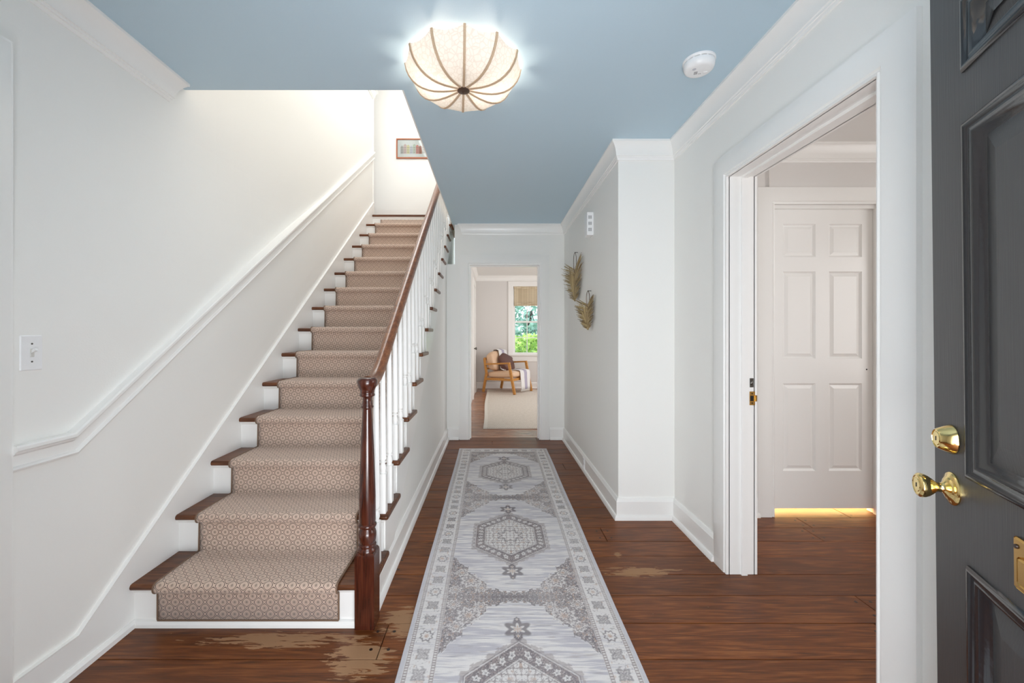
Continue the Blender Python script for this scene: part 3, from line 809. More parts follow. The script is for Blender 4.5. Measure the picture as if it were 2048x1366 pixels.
    for g0, g1 in ((.018, .036), (.121, .139)):
        gm = sst(bd, g0, g0+.002)*(1-sst(bd, g1-.002, g1))
        cc = (np.abs(((along/.0125) % 1)-.5)*2); vv = np.abs(bd-(g0+g1)/2)/((g1-g0)/2)
        cg = np.ones(c.shape)*taupe; cg = mx(cg, ivory, (1-sst(np.maximum(cc, vv), .50, .62))*.85); cg = mx(cg, dark, sst(vv, .82, .92)*.8)
        cg = mx(cg, dark, sst(cc, .82, .92)*.6)
        cb = cb*(1-(gm*.85)[..., None])+cg*(gm*.85)[..., None]
    mg = 1-sst(bd, .016, .018); cb = mx(cb, np.array(lin((196, 194, 200))), mg*.85)
    c = c*(1-inb[..., None])+cb*inb[..., None]
    fade = .76+.24*vnoise(s*7+2, D*5, 20); c = c*fade[..., None]+(1-fade[..., None])*(ivory*.6+lilac*.4)
    wv = 1+.05*(np.random.RandomState(3).rand(*s.shape)-.5)
    return np.clip(c*wv[..., None], 0, 1)
DY0, DY1 = .87, 4.526
st_ = .0026
ny_ = int((DY1-1.25)/st_); nx_ = int(2*HW/st_)
Dv = np.concatenate([np.linspace(DY0, 1.25, 60, endpoint=False), np.linspace(1.25, DY1, ny_)]); sv = np.linspace(-HW, HW, nx_)
SS, DD = np.meshgrid(sv, Dv)
ff = (DD-1.49)/(4.526-1.49)
xl_ = -.355-.009*ff; xr_ = .5665+.0295*ff
tt = (SS+HW)/(2*HW)
XX = xl_+(xr_-xl_)*tt+.0018*np.sin(DD*5.1)
cen = (xl_+xr_)/2
ZZ = np.full_like(XX, .0065)+.0006*np.sin(XX*23+DD*9)
cols = rug_color(SS, DD)
V = np.stack([XX, DD, ZZ], -1).reshape(-1, 3)
nr, nc = SS.shape
idx = np.arange(nr*nc).reshape(nr, nc)
F = np.stack([idx[:-1, :-1], idx[:-1, 1:], idx[1:, 1:], idx[1:, :-1]], -1).reshape(-1, 4)
me = bpy.data.meshes.new('rug_pile')
me.vertices.add(len(V)); me.vertices.foreach_set('co', V.ravel().astype(np.float32))
me.loops.add(len(F)*4); me.loops.foreach_set('vertex_index', F.ravel().astype(np.int32))
me.polygons.add(len(F)); me.polygons.foreach_set('loop_start', np.arange(0, len(F)*4, 4, dtype=np.int32)); me.polygons.foreach_set('loop_total', np.full(len(F), 4, dtype=np.int32))
me.update(calc_edges=True)
ca = me.color_attributes.new('Col', 'FLOAT_COLOR', 'POINT')
ca.data.foreach_set('color', np.concatenate([cols.reshape(-1, 3), np.ones((len(V), 1))], 1).ravel().astype(np.float32))
rm = bpy.data.materials.new('printed_rug'); rm.use_nodes = True; t = NT(rm); b = t.n['Principled BSDF']
at = t.add('ShaderNodeAttribute', attribute_name='Col'); t.l.new(at.outputs[0], b.inputs['Base Color'])
b.inputs['Roughness'].default_value = .85; b.inputs['Specular IOR Level'].default_value = .2; b.inputs['Sheen Weight'].default_value = .1
rug = link('runner_rug', me, rm)
tag(rug, 'long distressed grey and ivory medallion runner rug on the hall floor', 'rug')
bm = bmesh.new()
for q, w in (((-.364, 4.526), (.596, 4.526)),): pass
vb = [bm.verts.new(p) for p in ((-.353, DY0, .0005), (.560, DY0, .0005), (.596, DY1, .0005), (-.364, DY1, .0005))]
vt = [bm.verts.new((v.co.x, v.co.y, .0058)) for v in vb]
bm.faces.new(vb)
for i in range(4): bm.faces.new((vb[i], vb[(i+1) % 4], vt[(i+1) % 4], vt[i]))
bm.faces.new(vt)
bobj('rug_backing', bm, mat('rug_backing', (176, 172, 174), .9), rug)

# ---------------------------------------------------------------- ceiling lamp
lamp = empty('ceiling_lamp', (LX, LY, CZ)); tag(lamp, 'flush scalloped linen ceiling lamp with brown ribs, lit', 'ceiling lamp')
PR = [(.030, -.123), (.06, -.128), (.10, -.133), (.14, -.134), (.17, -.130), (.20, -.121), (.225, -.107), (.247, -.088), (.265, -.063), (.277, -.036), (.283, -.008)]
rot = math.radians(-90+5)
bm = bmesh.new(); NS = 8
ringsv = []
for ri, (r, z) in enumerate(PR):
    ring = []
    for k in range(12):
        for q in range(NS):
            f = q/NS; a = rot+2*PI*(k+f)/12
            # cloth stretched between ribs: chord, slightly hollow
            ch = math.cos(PI/12)/math.cos((f-.5)*PI/6)
            hol = 1-(1-ch)*1.15
            zz = z + (.010*math.sin(PI*f) if False else 0) + (-.016*math.sin(PI*f)*(ri/10)**6)
            ring.append(bm.verts.new((r*hol*math.cos(a), r*hol*math.sin(a), zz)))
    ringsv.append(ring)
n = 12*NS
for i in range(len(ringsv)-1):
    for j in range(n): bm.faces.new((ringsv[i][j], ringsv[i][(j+1) % n], ringsv[i+1][(j+1) % n], ringsv[i+1][j]))
bobj('shade', bm, M['shade'], lamp, smooth=True)
bm = bmesh.new(); cosr = []
for i in range(len(PR)):
    p0 = Vector((PR[max(i-1, 0)][0], 0, PR[max(i-1, 0)][1])); p1 = Vector((PR[min(i+1, len(PR)-1)][0], 0, PR[min(i+1, len(PR)-1)][1]))
    cosr.append((Vector((PR[i][0], 0, PR[i][1]))))
sweep(bm, [p for p in cosr], (0, 1, 0), [(-.0055, -.004), (-.0055, .003), (.0055, .003), (.0055, -.004)])
ribme = bobj('rib', bm, M['rib'], lamp)
ribme.rotation_euler = (0, 0, rot)
for k in range(1, 12):
    o = ribme.copy(); COL.objects.link(o); o.rotation_euler = (0, 0, rot+2*PI*k/12)
bm = bmesh.new(); lathe(bm, [(.004, -.140), (.006, -.138), (.006, -.132), (.020, -.131), (.030, -.127), (.031, -.122), (.02, -.118)], 20); bobj('finial', bm, M['bronze'], lamp, auto=40)
bm = bmesh.new(); lathe(bm, [(.09, -.012), (.09, -.001), (.085, -.0005)], 24); lathe(bm, [(.006, -.12), (.006, -.01)], 8); bobj('mounting_plate', bm, M['plastic'], lamp)
bulb_m = bpy.data.materials.new('bulb_glow'); bulb_m.use_nodes = True; t = NT(bulb_m); b = t.n['Principled BSDF']
b.inputs['Emission Color'].default_value = (1, .85, .66, 1); b.inputs['Emission Strength'].default_value = 12
for a in (192, 8):
    M4 = Matrix.Translation((.125*math.cos(math.radians(a)), .125*math.sin(math.radians(a)), -.065)) @ Matrix.Scale(1, 4)
    bm = bmesh.new(); bmesh.ops.create_uvsphere(bm, u_segments=12, v_segments=8, radius=.020, matrix=M4); o = bobj('bulb', bm, bulb_m, lamp, smooth=True)
    o.visible_shadow = True

# ---------------------------------------------------------------- smoke detector
sdx, sdy = .995, 1.975
sd = empty('smoke_detector', (sdx, sdy, CZ), math.radians(-20)); tag(sd, 'round white smoke detector on the blue ceiling near the right crown', 'smoke detector')
bm = bmesh.new(); lathe(bm, [(.060, -.012), (.070, -.012), (.073, -.008), (.073, -.001), (.06, -.0005)], 40); bobj('base', bm, M['plastic'], sd, auto=40)
bm = bmesh.new(); lathe(bm, [(.058, -.022), (.058, -.012)], 32); bobj('vent_gap', bm, M['dark'], sd)
bm = bmesh.new(); lathe(bm, [(.02, -.0525), (.048, -.052), (.057, -.050), (.064, -.044), (.0685, -.034), (.0700, -.022), (.0690, -.0165), (.062, -.0155)], 40)
bobj('cover', bm, M['plastic'], sd, auto=50)
bm = bmesh.new()
for i in range(14):
    a = 2*PI*i/14; box(bm, -.004, .004, .062, .068, -.018, -.011, M=Matrix.Rotation(a, 4, 'Z'))
bobj('spacer', bm, M['plastic'], sd)
boxes('test_button', [(.020, .038, .012, .024, -.0545, -.050)], M['plastic'], sd, bev=.001)
bm = bmesh.new()
for i in range(4): box(bm, -.022, -.006, -.002+i*.006, .0005+i*.006, -.0531, -.0522)
box(bm, -.001, .004, .018, .022, -.0531, -.0522); box(bm, .006, .010, .019, .023, -.0531, -.0522)
bobj('sound_slots', bm, mat('grey_print', (120, 120, 124), .5), sd)
bm = bmesh.new(); lathe(bm, [(.008, -.0532), (.009, -.0522)], 16, Matrix.Translation((-.024, -.024, 0))); bobj('indicator', bm, mat('grey_lens', (196, 196, 204), .3), sd)

# ---------------------------------------------------------------- door chime box, outlet, light switch
ch = empty('door_chime', (XB, 3.51, 2.117)); tag(ch, 'small white louvred chime box high on the hall wall above the palm fans', 'chime')
boxes('case', [(-.056, 0, 0, .105, 0, .197)], M['plastic'], ch, bev=.003)
sg = mat('slot_grey', (96, 96, 100), .6)
for gz in (.035, .088, .141):
    for c_ in (0, 1):
        for q in range(4): boxes('louvre_slot', [(-.044+c_*.016, -.032+c_*.016, -.0012, .001, gz+q*.007, gz+q*.007+.0035)], sg, ch)
ol = empty('outlet_plate', (XB-.017, 3.80, .012)); tag(ol, 'small white outlet plate set in the right baseboard', 'outlet')
boxes('plate', [(-.005, 0, -.035, .035, 0, .108)], M['plastic'], ol, bev=.002)
boxes('socket', [(-.008, -.004, -.015, .015, .015, .045), (-.008, -.004, -.015, .015, .062, .092)], M['plastic'], ol, bev=.0015)
sw = empty('light_switch', (XL-.001, 1.402, 1.145)); tag(sw, 'white toggle light switch plate on the left wall', 'light switch')
boxes('plate', [(0, .006, -.035, .035, 0, .120)], M['plastic'], sw, bev=.003)
tg = boxes('toggle', [(.004, .009, -.006, .006, .046, .074)], mat('switch_cream', (214, 212, 206), .4), sw, bev=.001)
bm = bmesh.new(); box(bm, 0, .018, -.004, .004, -.004, .005, M=Matrix.Translation((.006, 0, .063)) @ Matrix.Rotation(math.radians(-28), 4, 'Y')); bobj('lever', bm, M['plastic'], sw)
for z in (.030, .091):
    bm = bmesh.new(); lathe(bm, [(.003, .006), (.003, .0072)], 10, Matrix.Translation((0, 0, z)) @ Matrix.Rotation(PI/2, 4, 'Y')); bobj('screw', bm, M['steel'], sw)

# jamb hardware on the cased opening
hp = empty('bolt_catch', (1.367, 2.165, 1.012)); tag(hp, 'small dark steel catch plate on the white door jamb', 'latch')
boxes('plate', [(-.009, .011, -.002, 0, -.024, .024)], M['steel'], hp, bev=.0006)
bm = bmesh.new(); bmesh.ops.create_uvsphere(bm, u_segments=12, v_segments=8, radius=.008); [setattr(v, 'co', Vector((v.co.x*.8, v.co.y*.5-.002, v.co.z*1.4))) for v in bm.verts]; bobj('ball', bm, M['steel'], hp, smooth=True)
hk = empty('strike_plate', (1.367, 2.165, .930)); tag(hk, 'brass strike plate on the white door jamb below the steel catch', 'strike plate')
boxes('plate', [(-.010, .018, -.002, 0, .014, .036), (-.010, .018, -.002, 0, -.036, -.014), (-.010, -.007, -.002, 0, -.014, .014), (.010, .018, -.002, 0, -.014, .014)], M['oldbrass'], hk)
boxes('lip', [(.018, .028, -.004, -.001, -.016, .016)], M['oldbrass'], hk)
boxes('hole', [(-.007, .010, -.0008, 0, -.014, .014)], M['dark'], hk)
for z in (.025, -.025):
    bm = bmesh.new(); lathe(bm, [(.0035, 0), (.0035, .001)], 10, Matrix.Translation((.003, -.002, z)) @ Matrix.Rotation(PI/2, 4, 'X')); bobj('screw', bm, M['peg'], hk)

# ---------------------------------------------------------------- pocket door in right room
def panel_door(name, W_, H_, T_, stiles, rails, m, parent_loc, rz=0, mold=None):
    """door in local coords: x 0..W, y 0..T (front face y=0, looking -y), z 0..H. stiles = [(x0,x1)...] panels; rails=[(z0,z1)]"""
    root = empty(name, parent_loc, rz)
    xs = sorted({0, W_, *[v for p in stiles for v in p]}); zs_ = sorted({0, H_, *[v for p in rails for v in p]})
    bm = bmesh.new()
    xsp = [0]+[v for p in stiles for v in p]+[W_]
    for i in range(0, len(xsp), 2): box(bm, xsp[i], xsp[i+1], 0, T_, 0, H_)
    zsp = [0]+[v for p in rails for v in p]+[H_]
    for (a, b_) in stiles:
        for j in range(0, len(zsp), 2): box(bm, a, b_, 0, T_, zsp[j], zsp[j+1])
    frame = bobj('door_frame', bm, m, root)
    for (a, b_) in stiles:
        for (c_, d) in rails:
            bm = bmesh.new()
            box(bm, a, b_, .012, T_-.012, c_, d)
            if mold is None:
                # ogee sticking + raised field
                for q, (ins, dep) in enumerate(((0, .0), (.012, .010), (.020, .012))): pass
                def quad(i0, d0, i1, d1):
                    A = [(a+i0, d0, c_+i0), (b_-i0, d0, c_+i0), (b_-i0, d0, d-i0), (a+i0, d0, d-i0)]
                    B = [(a+i1, d1, c_+i1), (b_-i1, d1, c_+i1), (b_-i1, d1, d-i1), (a+i1, d1, d-i1)]
                    va = [bm.verts.new(p) for p in A]; vb_ = [bm.verts.new(p) for p in B]
                    for i in range(4): bm.faces.new((va[i], va[(i+1) % 4], vb_[(i+1) % 4], vb_[i]))
                    return vb_
                quad(0, .001, .010, .010); quad(.010, .010, .014, .0115); quad(.014, .0115, .034, .0045)
                bm.faces.new(quad(.034, .0045, .036, .0035))
            else:
                def quad(i0, d0, i1, d1):
                    A = [(a+i0, d0, c_+i0), (b_-i0, d0, c_+i0), (b_-i0, d0, d-i0), (a+i0, d0, d-i0)]
                    B = [(a+i1, d1, c_+i1), (b_-i1, d1, c_+i1), (b_-i1, d1, d-i1), (a+i1, d1, d-i1)]
                    va = [bm.verts.new(p) for p in A]; vb_ = [bm.verts.new(p) for p in B]
                    for i in range(4): bm.faces.new((va[i], va[(i+1) % 4], vb_[(i+1) % 4], vb_[i]))
                    return vb_
                bm.faces.new(quad(.045, .0119, .085, .004))
            bmesh.ops.recalc_face_normals(bm, faces=bm.faces)
            p = bobj('panel', bm, m, root)
            if mold is not None:
                bm = bmesh.new()
                pr = [(-.012, 0), (.004, 0), (.0075, .005), (.0075, .010), (.003, .014), (.002, .018), (.0035, .023), (.001, .029), (-.005, .034), (-.010, .040), (-.012, .044)]
                pts = [(a, 0, c_), (a, 0, d), (b_, 0, d), (b_, 0, c_), (a, 0, c_)]
                # closed mitred loop built as four mitred pieces
                n_ = Vector((0, -1, 0)); cx, cz = (a+b_)/2, (c_+d)/2
                rings = []
                for (px, pz) in ((a, c_), (a, d), (b_, d), (b_, c_)):
                    sx = 1 if px < cx else -1; sz = 1 if pz < cz else -1
                    rings.append([bm.verts.new((px+sx*bb, -aa, pz+sz*bb)) for aa, bb in pr])
                for i in range(4):
                    r1_, r2_ = rings[i], rings[(i+1) % 4]
                    for j in range(len(pr)-1): bm.faces.new((r1_[j], r1_[j+1], r2_[j+1], r2_[j]))
                bobj('moulding', bm, mold, p, auto=60)
    return root
DO = (1.956, 2.90, .036)
pd = panel_door('pocket_door', .745, 2.126, .038, [(.099, .329), (.424, .657)], [(.265, .884), (1.0585, 1.676), (1.778, 2.012)], M['trim'], DO)
pd['kind'] = 'thing'; tag(pd, 'closed white six-panel pocket door in the side room', 'door')
pe = boxes('edge_pull', [(.001, .018, -.003, .002, .902, .998)], M['oldbrass'], pd, bev=.001)
boxes('pull_finger', [(.005, .014, -.005, -.001, .918, .982)], M['brass'], pe, bev=.001)
bm = bmesh.new(); lathe(bm, [(.005, 0), (.005, .001)], 10, Matrix.Translation((.690, 0, .983)) @ Matrix.Rotation(PI/2, 4, 'X')); bobj('keyhole', bm, M['dark'], pd)

# ---------------------------------------------------------------- black front door, standing open
EX, EY = 1.004, .93                       # free edge
tdir = Vector((-.451, -.892, 0)).normalized(); ndir = Vector((-.892, .451, 0)).normalized()   # along leaf from free edge; outward face
FD_W, FD_H = .91, 2.06
stl = [(.130, .400), (.510, .780)]
rls = [(.235, .802), (.975, 1.681), (1.782, 1.93)]
fd = panel_door('front_door', FD_W, FD_H, .044, stl, rls, M['black'], (0, 0, 0), mold=M['blackgloss'])
lean = .0124/1.549
m4 = Matrix((( tdir.x, -ndir.x, -.0 - ndir.x*0, EX), (tdir.y, -ndir.y, 0, EY), (0, 0, 1, .008), (0, 0, 0, 1)))
m4[0][2] = ndir.x*lean; m4[1][2] = ndir.y*lean
m4[0][3] = EX-ndir.x*lean*.95; m4[1][3] = EY-ndir.y*lean*.95
ax = Vector((m4[0][0], m4[1][0], 0)); 
z_ax = Vector((m4[0][2], m4[1][2], 1)).normalized(); x_ax = ax.normalized(); y_ax = z_ax.cross(x_ax).normalized()
fd.matrix_world = Matrix(((x_ax.x, y_ax.x, z_ax.x, m4[0][3]), (x_ax.y, y_ax.y, z_ax.y, m4[1][3]), (x_ax.z, y_ax.z, z_ax.z, .008), (0, 0, 0, 1)))
tag(fd, 'black panelled front door standing open at the right with brass knob', 'door')
RM = Matrix.Rotation(PI/2, 4, 'X')       # lathe +z -> local -y (outwards)
def dl(name, prof, x, z, m, seg=36, parent=None):
    bm = bmesh.new(); lathe(bm, prof, seg, Matrix.Translation((x, 0, z)) @ RM); return bobj(name, bm, m, parent or fd, auto=35)
kz = .935
rose = dl('door_knob', [(r_, z_*.775) for r_, z_ in [(.034, 0), (.034, .003), (.032, .006), (.026, .008), (.0235, .011), (.020, .014), (.0125, .018), (.010, .023), (.0095, .030), (.0105, .034), (.016, .041), (.0215, .050), (.0245, .058), (.0255, .064), (.0250, .068), (.0215, .0725), (.0195, .0730), (.0185, .0715), (.0145, .0715), (.0135, .0730), (.003, .0730)]], .072, kz, M['brass'])
boxes('keyway', [(.0715, .0725, -.0575, -.0562, kz-.0045, kz+.0045)], M['dark'], rose)
db = dl('deadbolt', [(.0300, 0), (.0310, .001), (.0305, .0035), (.0205, .0235), (.0185, .0250), (.0180, .0235), (.0145, .0235), (.0135, .0250), (.002, .0250)], .072, kz+.104, M['brass'])
boxes('keyway', [(.0714, .0726, -.0258, -.0249, kz+.104-.0045, kz+.104+.0045)], M['dark'], db)
bm = bmesh.new()
box(bm, .269, .545, -.006, 0, .836, .923, bev=.004)
ms = bobj('mail_slot', bm, M['oldbrass'], fd)
boxes('flap', [(.288, .526, -.011, -.005, .848, .896)], M['oldbrass'], ms, bev=.005)
bm = bmesh.new()
for x in (.280, .534): lathe(bm, [(.004, 0), (.0035, .002)], 10, Matrix.Translation((x, -.006, .908)) @ RM)
bobj('screw', bm, M['peg'], ms)

# ---------------------------------------------------------------- framed print at the top of the stairs
fx0, fx1, fz0, fz1 = -1.381, -.90, 3.79, 4.075; fy = 5.9
pf = empty('framed_print', (fx0, fy, fz0)); tag(pf, 'small framed drawing of coloured row houses on the upper stair wall', 'picture')
w_, h_ = fx1-fx0, fz1-fz0
boxes('frame', [(0, w_, -.02, 0, 0, .016), (0, w_, -.02, 0, h_-.016, h_), (0, .016, -.02, 0, .016, h_-.016), (w_-.016, w_, -.02, 0, .016, h_-.016)], M['framewood'], pf)
boxes('mat_board', [(.016, w_-.016, -.008, 0, .016, h_-.016)], M['paper'], pf)
hc = [(206, 200, 194), (228, 196, 190), (238, 226, 170), (214, 214, 222), (206, 214, 196), (232, 150, 140), (196, 120, 96), (220, 210, 200)]
x = .06
for i, c_ in enumerate(hc):
    bm = bmesh.new(); ww = .042; hh = .10+.012*((i*5) % 3)
    box(bm, x, x+ww, -.0092, -.008, .07, .07+hh)
    prism(bm, [(x, .07+hh), (x+ww, .07+hh), (x+ww/2, .07+hh+.018)], 1, -.0092, -.008)
    hpce = bobj('printed_house', bm, mat('print_%d' % i, c_, .7), pf)
    bm = bmesh.new()
    for r_ in range(3):
        for q in range(3): box(bm, x+.006+q*.012, x+.012+q*.012, -.0096, -.0090, .085+r_*.032, .099+r_*.032)
    bobj('printed_window', bm, mat('print_w%d' % i, (150, 138, 132), .7), hpce)
    x += ww+.002
boxes('glazing', [(.016, w_-.016, -.013, -.0125, .016, h_-.016)], M['glass'], pf)

# ---------------------------------------------------------------- dried palm fans
def palm(name, yc, ztop, zbot, wn, wf, lobe, label, seed):
    r = random.Random(seed)
    root = empty(name, (XB, yc, zbot)); tag(root, label, 'wall decoration')
    Hh = ztop-zbot
    leafH = Hh*.80
    V = []; Fc = []
    def blade(p0, p1, w, sag):
        p0, p1 = Vector(p0), Vector(p1); d = p1-p0; L_ = d.length; up = Vector((-.55, -.83, 0))
        side = d.cross(up).normalized(); nn = 4
        base_ = len(V)
        for i in range(nn+1):
            f = i/nn; p = p0+d*f+Vector((-sag*math.sin(PI*f*.6), 0, -sag*.5*f*f)); ww = w*(1-.75*f)
            V.extend([tuple(p-side*ww+Vector((.0008, .0012, 0))), tuple(p+Vector((-.0008, -.0014, 0))), tuple(p+side*ww+Vector((.0008, .0012, 0)))])
        for i in range(nn):
            a = base_+i*3; Fc.append((a, a+1, a+4, a+3)); Fc.append((a+1, a+2, a+5, a+4))
    for i in range(190):
        f = r.random(); side = -1 if i % 2 else 1            # -1: nearer the camera, flat to the wall; +1: far side, curling out
        z0 = leafH*(.02+.78*f)
        g = (math.sin(min(1, .26+f*.95)*PI*.5))**.9*r.uniform(.8, 1.06)
        dz = leafH*(.10+.14*f)*r.uniform(.8, 1.1)*(1+(.5*lobe if side < 0 and f > .55 else 0))
        if side < 0: tip = (-.008-r.uniform(0, .02), -wn*g, z0+dz)
        else: tip = (-.02-(.085+r.uniform(-.02, .02))*g, wf*g, z0+dz)
        blade((-.032, side*.003, z0), tip, .0046, r.uniform(.002, .012))
    for i in range(40):   # packed core running down to the tip
        f = r.uniform(-1, 1)
        top = leafH*r.uniform(.5, .9)
        blade((-.032, f*.01, .0+abs(f)*.05), (-.022-.05*max(0, f), -wn*.45*max(0, -f)+wf*.4*max(0, f), top), .008, .006)
    me = bpy.data.meshes.new('fronds'); me.from_pydata(V, [], Fc); link('fronds', me, M['leafdry'], root)
    bm = bmesh.new(); tube(bm, [(-.028, 0, .0), (-.032, 0, leafH*.5), (-.026, 0, leafH*.80)], .005, 8); bobj('midrib', bm, M['leafdry'], root)
    # wire loop
    bm = bmesh.new(); pts = []
    zl0 = leafH*.72; zl1 = Hh*.985
    for i in range(21):
        a = -PI/2+2*PI*i/20; pts.append((-.030+.017*math.cos(a), .012*math.cos(a), (zl0+zl1)/2+(zl1-zl0)/2*math.sin(a)))
    tube(bm, pts, .0028, 6); bobj('wire_loop', bm, M['bronze'], root)
    bm = bmesh.new(); tube(bm, [(0, .004, Hh*.992), (-.034, 0, Hh*.992)], .003, 6); bobj('nail', bm, M['steel'], root)
palm('palm_fan', 4.15, 2.10, 1.60, .29, .20, .8, 'larger dried palm leaf fan hanging higher on the hall wall', 3)
palm('palm_fan', 3.585, 1.65, 1.305, .17, .10, .3, 'smaller dried palm leaf fan hanging lower, nearer the corner', 5)

# ---------------------------------------------------------------- far room: jute rug
def jute():
    m = mat('jute_weave', (204, 190, 172), .95); t = NT(m); b = t.n['Principled BSDF']
    s = t.add('ShaderNodeSeparateXYZ', ins={0: t.add('ShaderNodeTexCoord').outputs['Object']})
    w = t.math('MULTIPLY', t.math('SINE', t.math('MULTIPLY', s.outputs[0], 2*PI/.03)), t.math('SINE', t.math('MULTIPLY', s.outputs[1], 2*PI/.04)))
    n = t.add('ShaderNodeTexNoise', ins={2: 60.0, 3: 3.0}).outputs[0]
    c = t.mix(t.step(t.math('ADD', w, n), .1, 1.1), lin((196, 186, 174)), lin((236, 229, 218))); t.l.new(c, b.inputs['Base Color'])
    return m
bm = bmesh.new(); NE = 24
va = []; 
for i in range(NE+1):
    y = 5.48+(9.27-5.48)*i/NE; e = .010*math.sin(i*.33+.6)
    va.append((-.080+e, y))
poly = va+[(2.6, 9.27), (2.6, 5.48)]
prism(bm, poly[::-1], 2, .001, .013)
jr = bobj('jute_rug', bm, jute()); tag(jr, 'pale woven jute rug under the armchair in the far room', 'rug')
bm = bmesh.new()
prism(bm, [(x-.05, y) for x, y in va]+[(x, y) for x, y in reversed(va)], 2, .001, .0145)
bobj('bound_edge', bm, mat('rug_edge_white', (226, 220, 210), .9), jr)

# ---------------------------------------------------------------- armchair
fdir = Vector((.82, -.572, 0)).normalized(); P0 = Vector((-.20, 8.92, 0))
ang = math.atan2(fdir.y, fdir.x)
ac = empty('armchair', (P0.x, P0.y, .0152), ang)          # local x = forward, local y = towards the wall side
tag(ac, 'honey oak armchair with tan cushions in the far room', 'armchair')
DP, WD = .80, .70
def bar(bm, p, q, w, h):
    p, q = Vector(p), Vector(q); d = (q-p).normalized(); s = Vector((0, 1, 0)); u = s.cross(d).normalized()
    vs0 = [bm.verts.new(p+s*a*w/2+u*b*h/2) for a, b in ((-1, -1), (1, -1), (1, 1), (-1, 1))]
    vs1 = [bm.verts.new(q+s*a*w/2+u*b*h/2) for a, b in ((-1, -1), (1, -1), (1, 1), (-1, 1))]
    for i in range(4): bm.faces.new((vs0[i], vs0[(i+1) % 4], vs1[(i+1) % 4], vs1[i]))
    bm.faces.new(vs0[::-1]); bm.faces.new(vs1)
for s in (0, WD):
    bm = bmesh.new(); bar(bm, (0, s, 0), (.085, s, .40), .035, .05); bar(bm, (.085, s, .40), (.03, s, .73), .035, .045); bobj('leg', bm, M['chairwood'], ac)
    bm = bmesh.new(); bar(bm, (DP, s, 0), (DP-.14, s, .645), .035, .05); bobj('leg', bm, M['chairwood'], ac)
    bm = bmesh.new(); bar(bm, (.04, s, .60), (DP-.12, s, .645), .055, .032); bobj('armrest', bm, M['chairwood'], ac)
    bm = bmesh.new(); bar(bm, (.065, s, .285), (DP-.07, s, .30), .03, .05); bobj('side_rail', bm, M['chairwood'], ac)
boxes('seat_frame', [(.07, .10, .02, WD-.02, .25, .30), (DP-.10, DP-.07, .02, WD-.02, .27, .32)], M['chairwood'], ac)
boxes('back_slat', [(.0, .03, .02, WD-.02, .68, .74), (.03, .05, .02, WD-.02, .48, .52)], M['chairwood'], ac)
def cushion(name, loc, rot_, dims, m, parent, puff=.25):
    bm = bmesh.new(); bmesh.ops.create_cube(bm, size=1); bmesh.ops.subdivide_edges(bm, edges=bm.edges, cuts=7, use_grid_fill=True)
    for v in bm.verts:
        x, y, z = v.co*2
        r1_ = (1-abs(x)**4)*(1-abs(y)**4)
        v.co = Vector((x/2*(1-.06*(abs(z)**3)-.05*abs(y)**6), y/2*(1-.06*(abs(z)**3)-.05*abs(x)**6), z/2*((1-puff)+puff*r1_)))
        v.co = Vector((v.co.x*dims[0], v.co.y*dims[1], v.co.z*dims[2]))
    o = bobj(name, bm, m, parent, smooth=True); o.location = loc; o.rotation_euler = rot_
    return o
cushion('seat_cushion', (.40, WD/2, .385), (0, math.radians(-3), 0), (.68, WD-.05, .16), M['leather'], ac, .35)
cushion('back_cushion', (.145, WD/2, .66), (0, math.radians(-14), 0), (.17, WD-.06, .44), M['leather'], ac, .35)
pil = cushion('throw_pillow', (0, 0, 0), (0, 0, 0), (.15, .48, .46), M['brownpil'], None, .85)
MM = ac.matrix_world if False else Matrix.Translation((P0.x, P0.y, .013)) @ Matrix.Rotation(ang, 4, 'Z')
pil.matrix_world = MM @ Matrix.Translation((.34, WD*.58, .615)) @ Matrix.Rotation(math.radians(-30), 4, 'Y') @ Matrix.Rotation(math.radians(24), 4, 'X')
tag(pil, 'dark brown throw pillow leaning in the armchair', 'pillow')
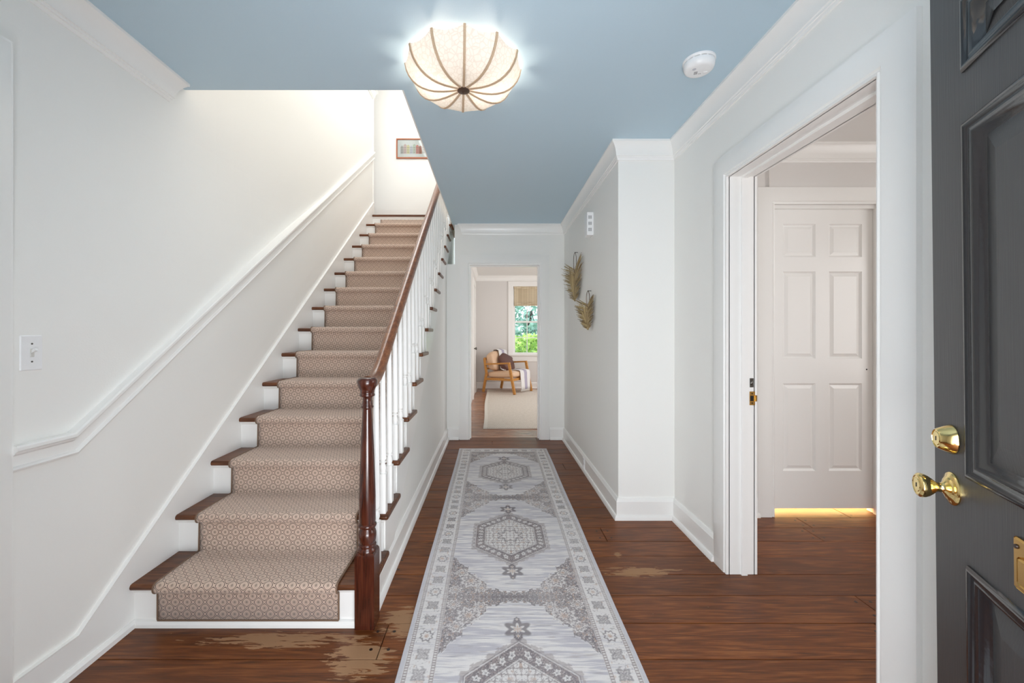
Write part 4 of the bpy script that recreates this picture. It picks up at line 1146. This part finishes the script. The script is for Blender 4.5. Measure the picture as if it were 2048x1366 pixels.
# throw blanket: over the back and down across the front of the seat
def stripes():
    m = mat('throw_stripes', (232, 230, 228), .9); t = NT(m); b = t.n['Principled BSDF']
    s = t.add('ShaderNodeSeparateXYZ', ins={0: t.add('ShaderNodeUVMap').outputs[0]}).outputs[0]
    q = t.math('SUBTRACT', t.step(s, .36, .38), t.step(s, .66, .68))
    c = t.mix(q, lin((232, 230, 228)), lin((178, 172, 190))); t.l.new(c, b.inputs['Base Color'])
    return m
def strip(path, y0_, y1_, nseg=10, wob=.006):
    V = []; Fc = []; uv = []
    for i, p in enumerate(path):
        for j in range(nseg+1):
            f = j/nseg; V.append((p[0]+wob*math.sin(f*17+i), y0_+(y1_-y0_)*f+p[2] if len(p) > 2 else y0_+(y1_-y0_)*f, p[1]+wob*math.sin(f*23+i*.7))); uv.append((f, i/len(path)))
    for i in range(len(path)-1):
        for j in range(nseg):
            a = i*(nseg+1)+j; Fc.append((a, a+1, a+nseg+2, a+nseg+1))
    me = bpy.data.meshes.new('throw'); me.from_pydata(V, [], Fc); ul = me.uv_layers.new(name='UVMap')
    for lo in me.loops: ul.data[lo.index].uv = uv[lo.vertex_index]
    return me
thm = stripes()
p1 = [(.02, .62, .0), (.03, .80, .0), (.06, .905, .0), (.13, .915, .0), (.20, .89, .0), (.235, .80, -.02), (.265, .70, -.05), (.30, .60, -.09), (.34, .50, -.13), (.42, .475, -.12)]
th = link('throw_blanket', strip(p1, WD*.42, WD*.86), thm, smooth=True); th.matrix_world = MM
sdm = th.modifiers.new('s', 'SOLIDIFY'); sdm.thickness = .008
tag(th, 'white throw blanket with lavender stripe draped over the armchair', 'blanket')
p2 = [(.50, .475), (.60, .478), (.70, .478), (.745, .465), (.765, .42), (.770, .33), (.775, .24), (.778, .14), (.78, .07)]
th2 = link('front_fall', strip(p2, WD*.42, WD*.98), thm, smooth=True); th2.parent = th
sdm = th2.modifiers.new('s', 'SOLIDIFY'); sdm.thickness = .008
bm = bmesh.new()
for j in range(22):
    y = WD*.42+(WD*.56)*j/21; tube(bm, [(.780, y, .075), (.782, y+.003, .035)], .003, 4)
bobj('fringe', bm, M['paper'], th)['kind'] = 'stuff'
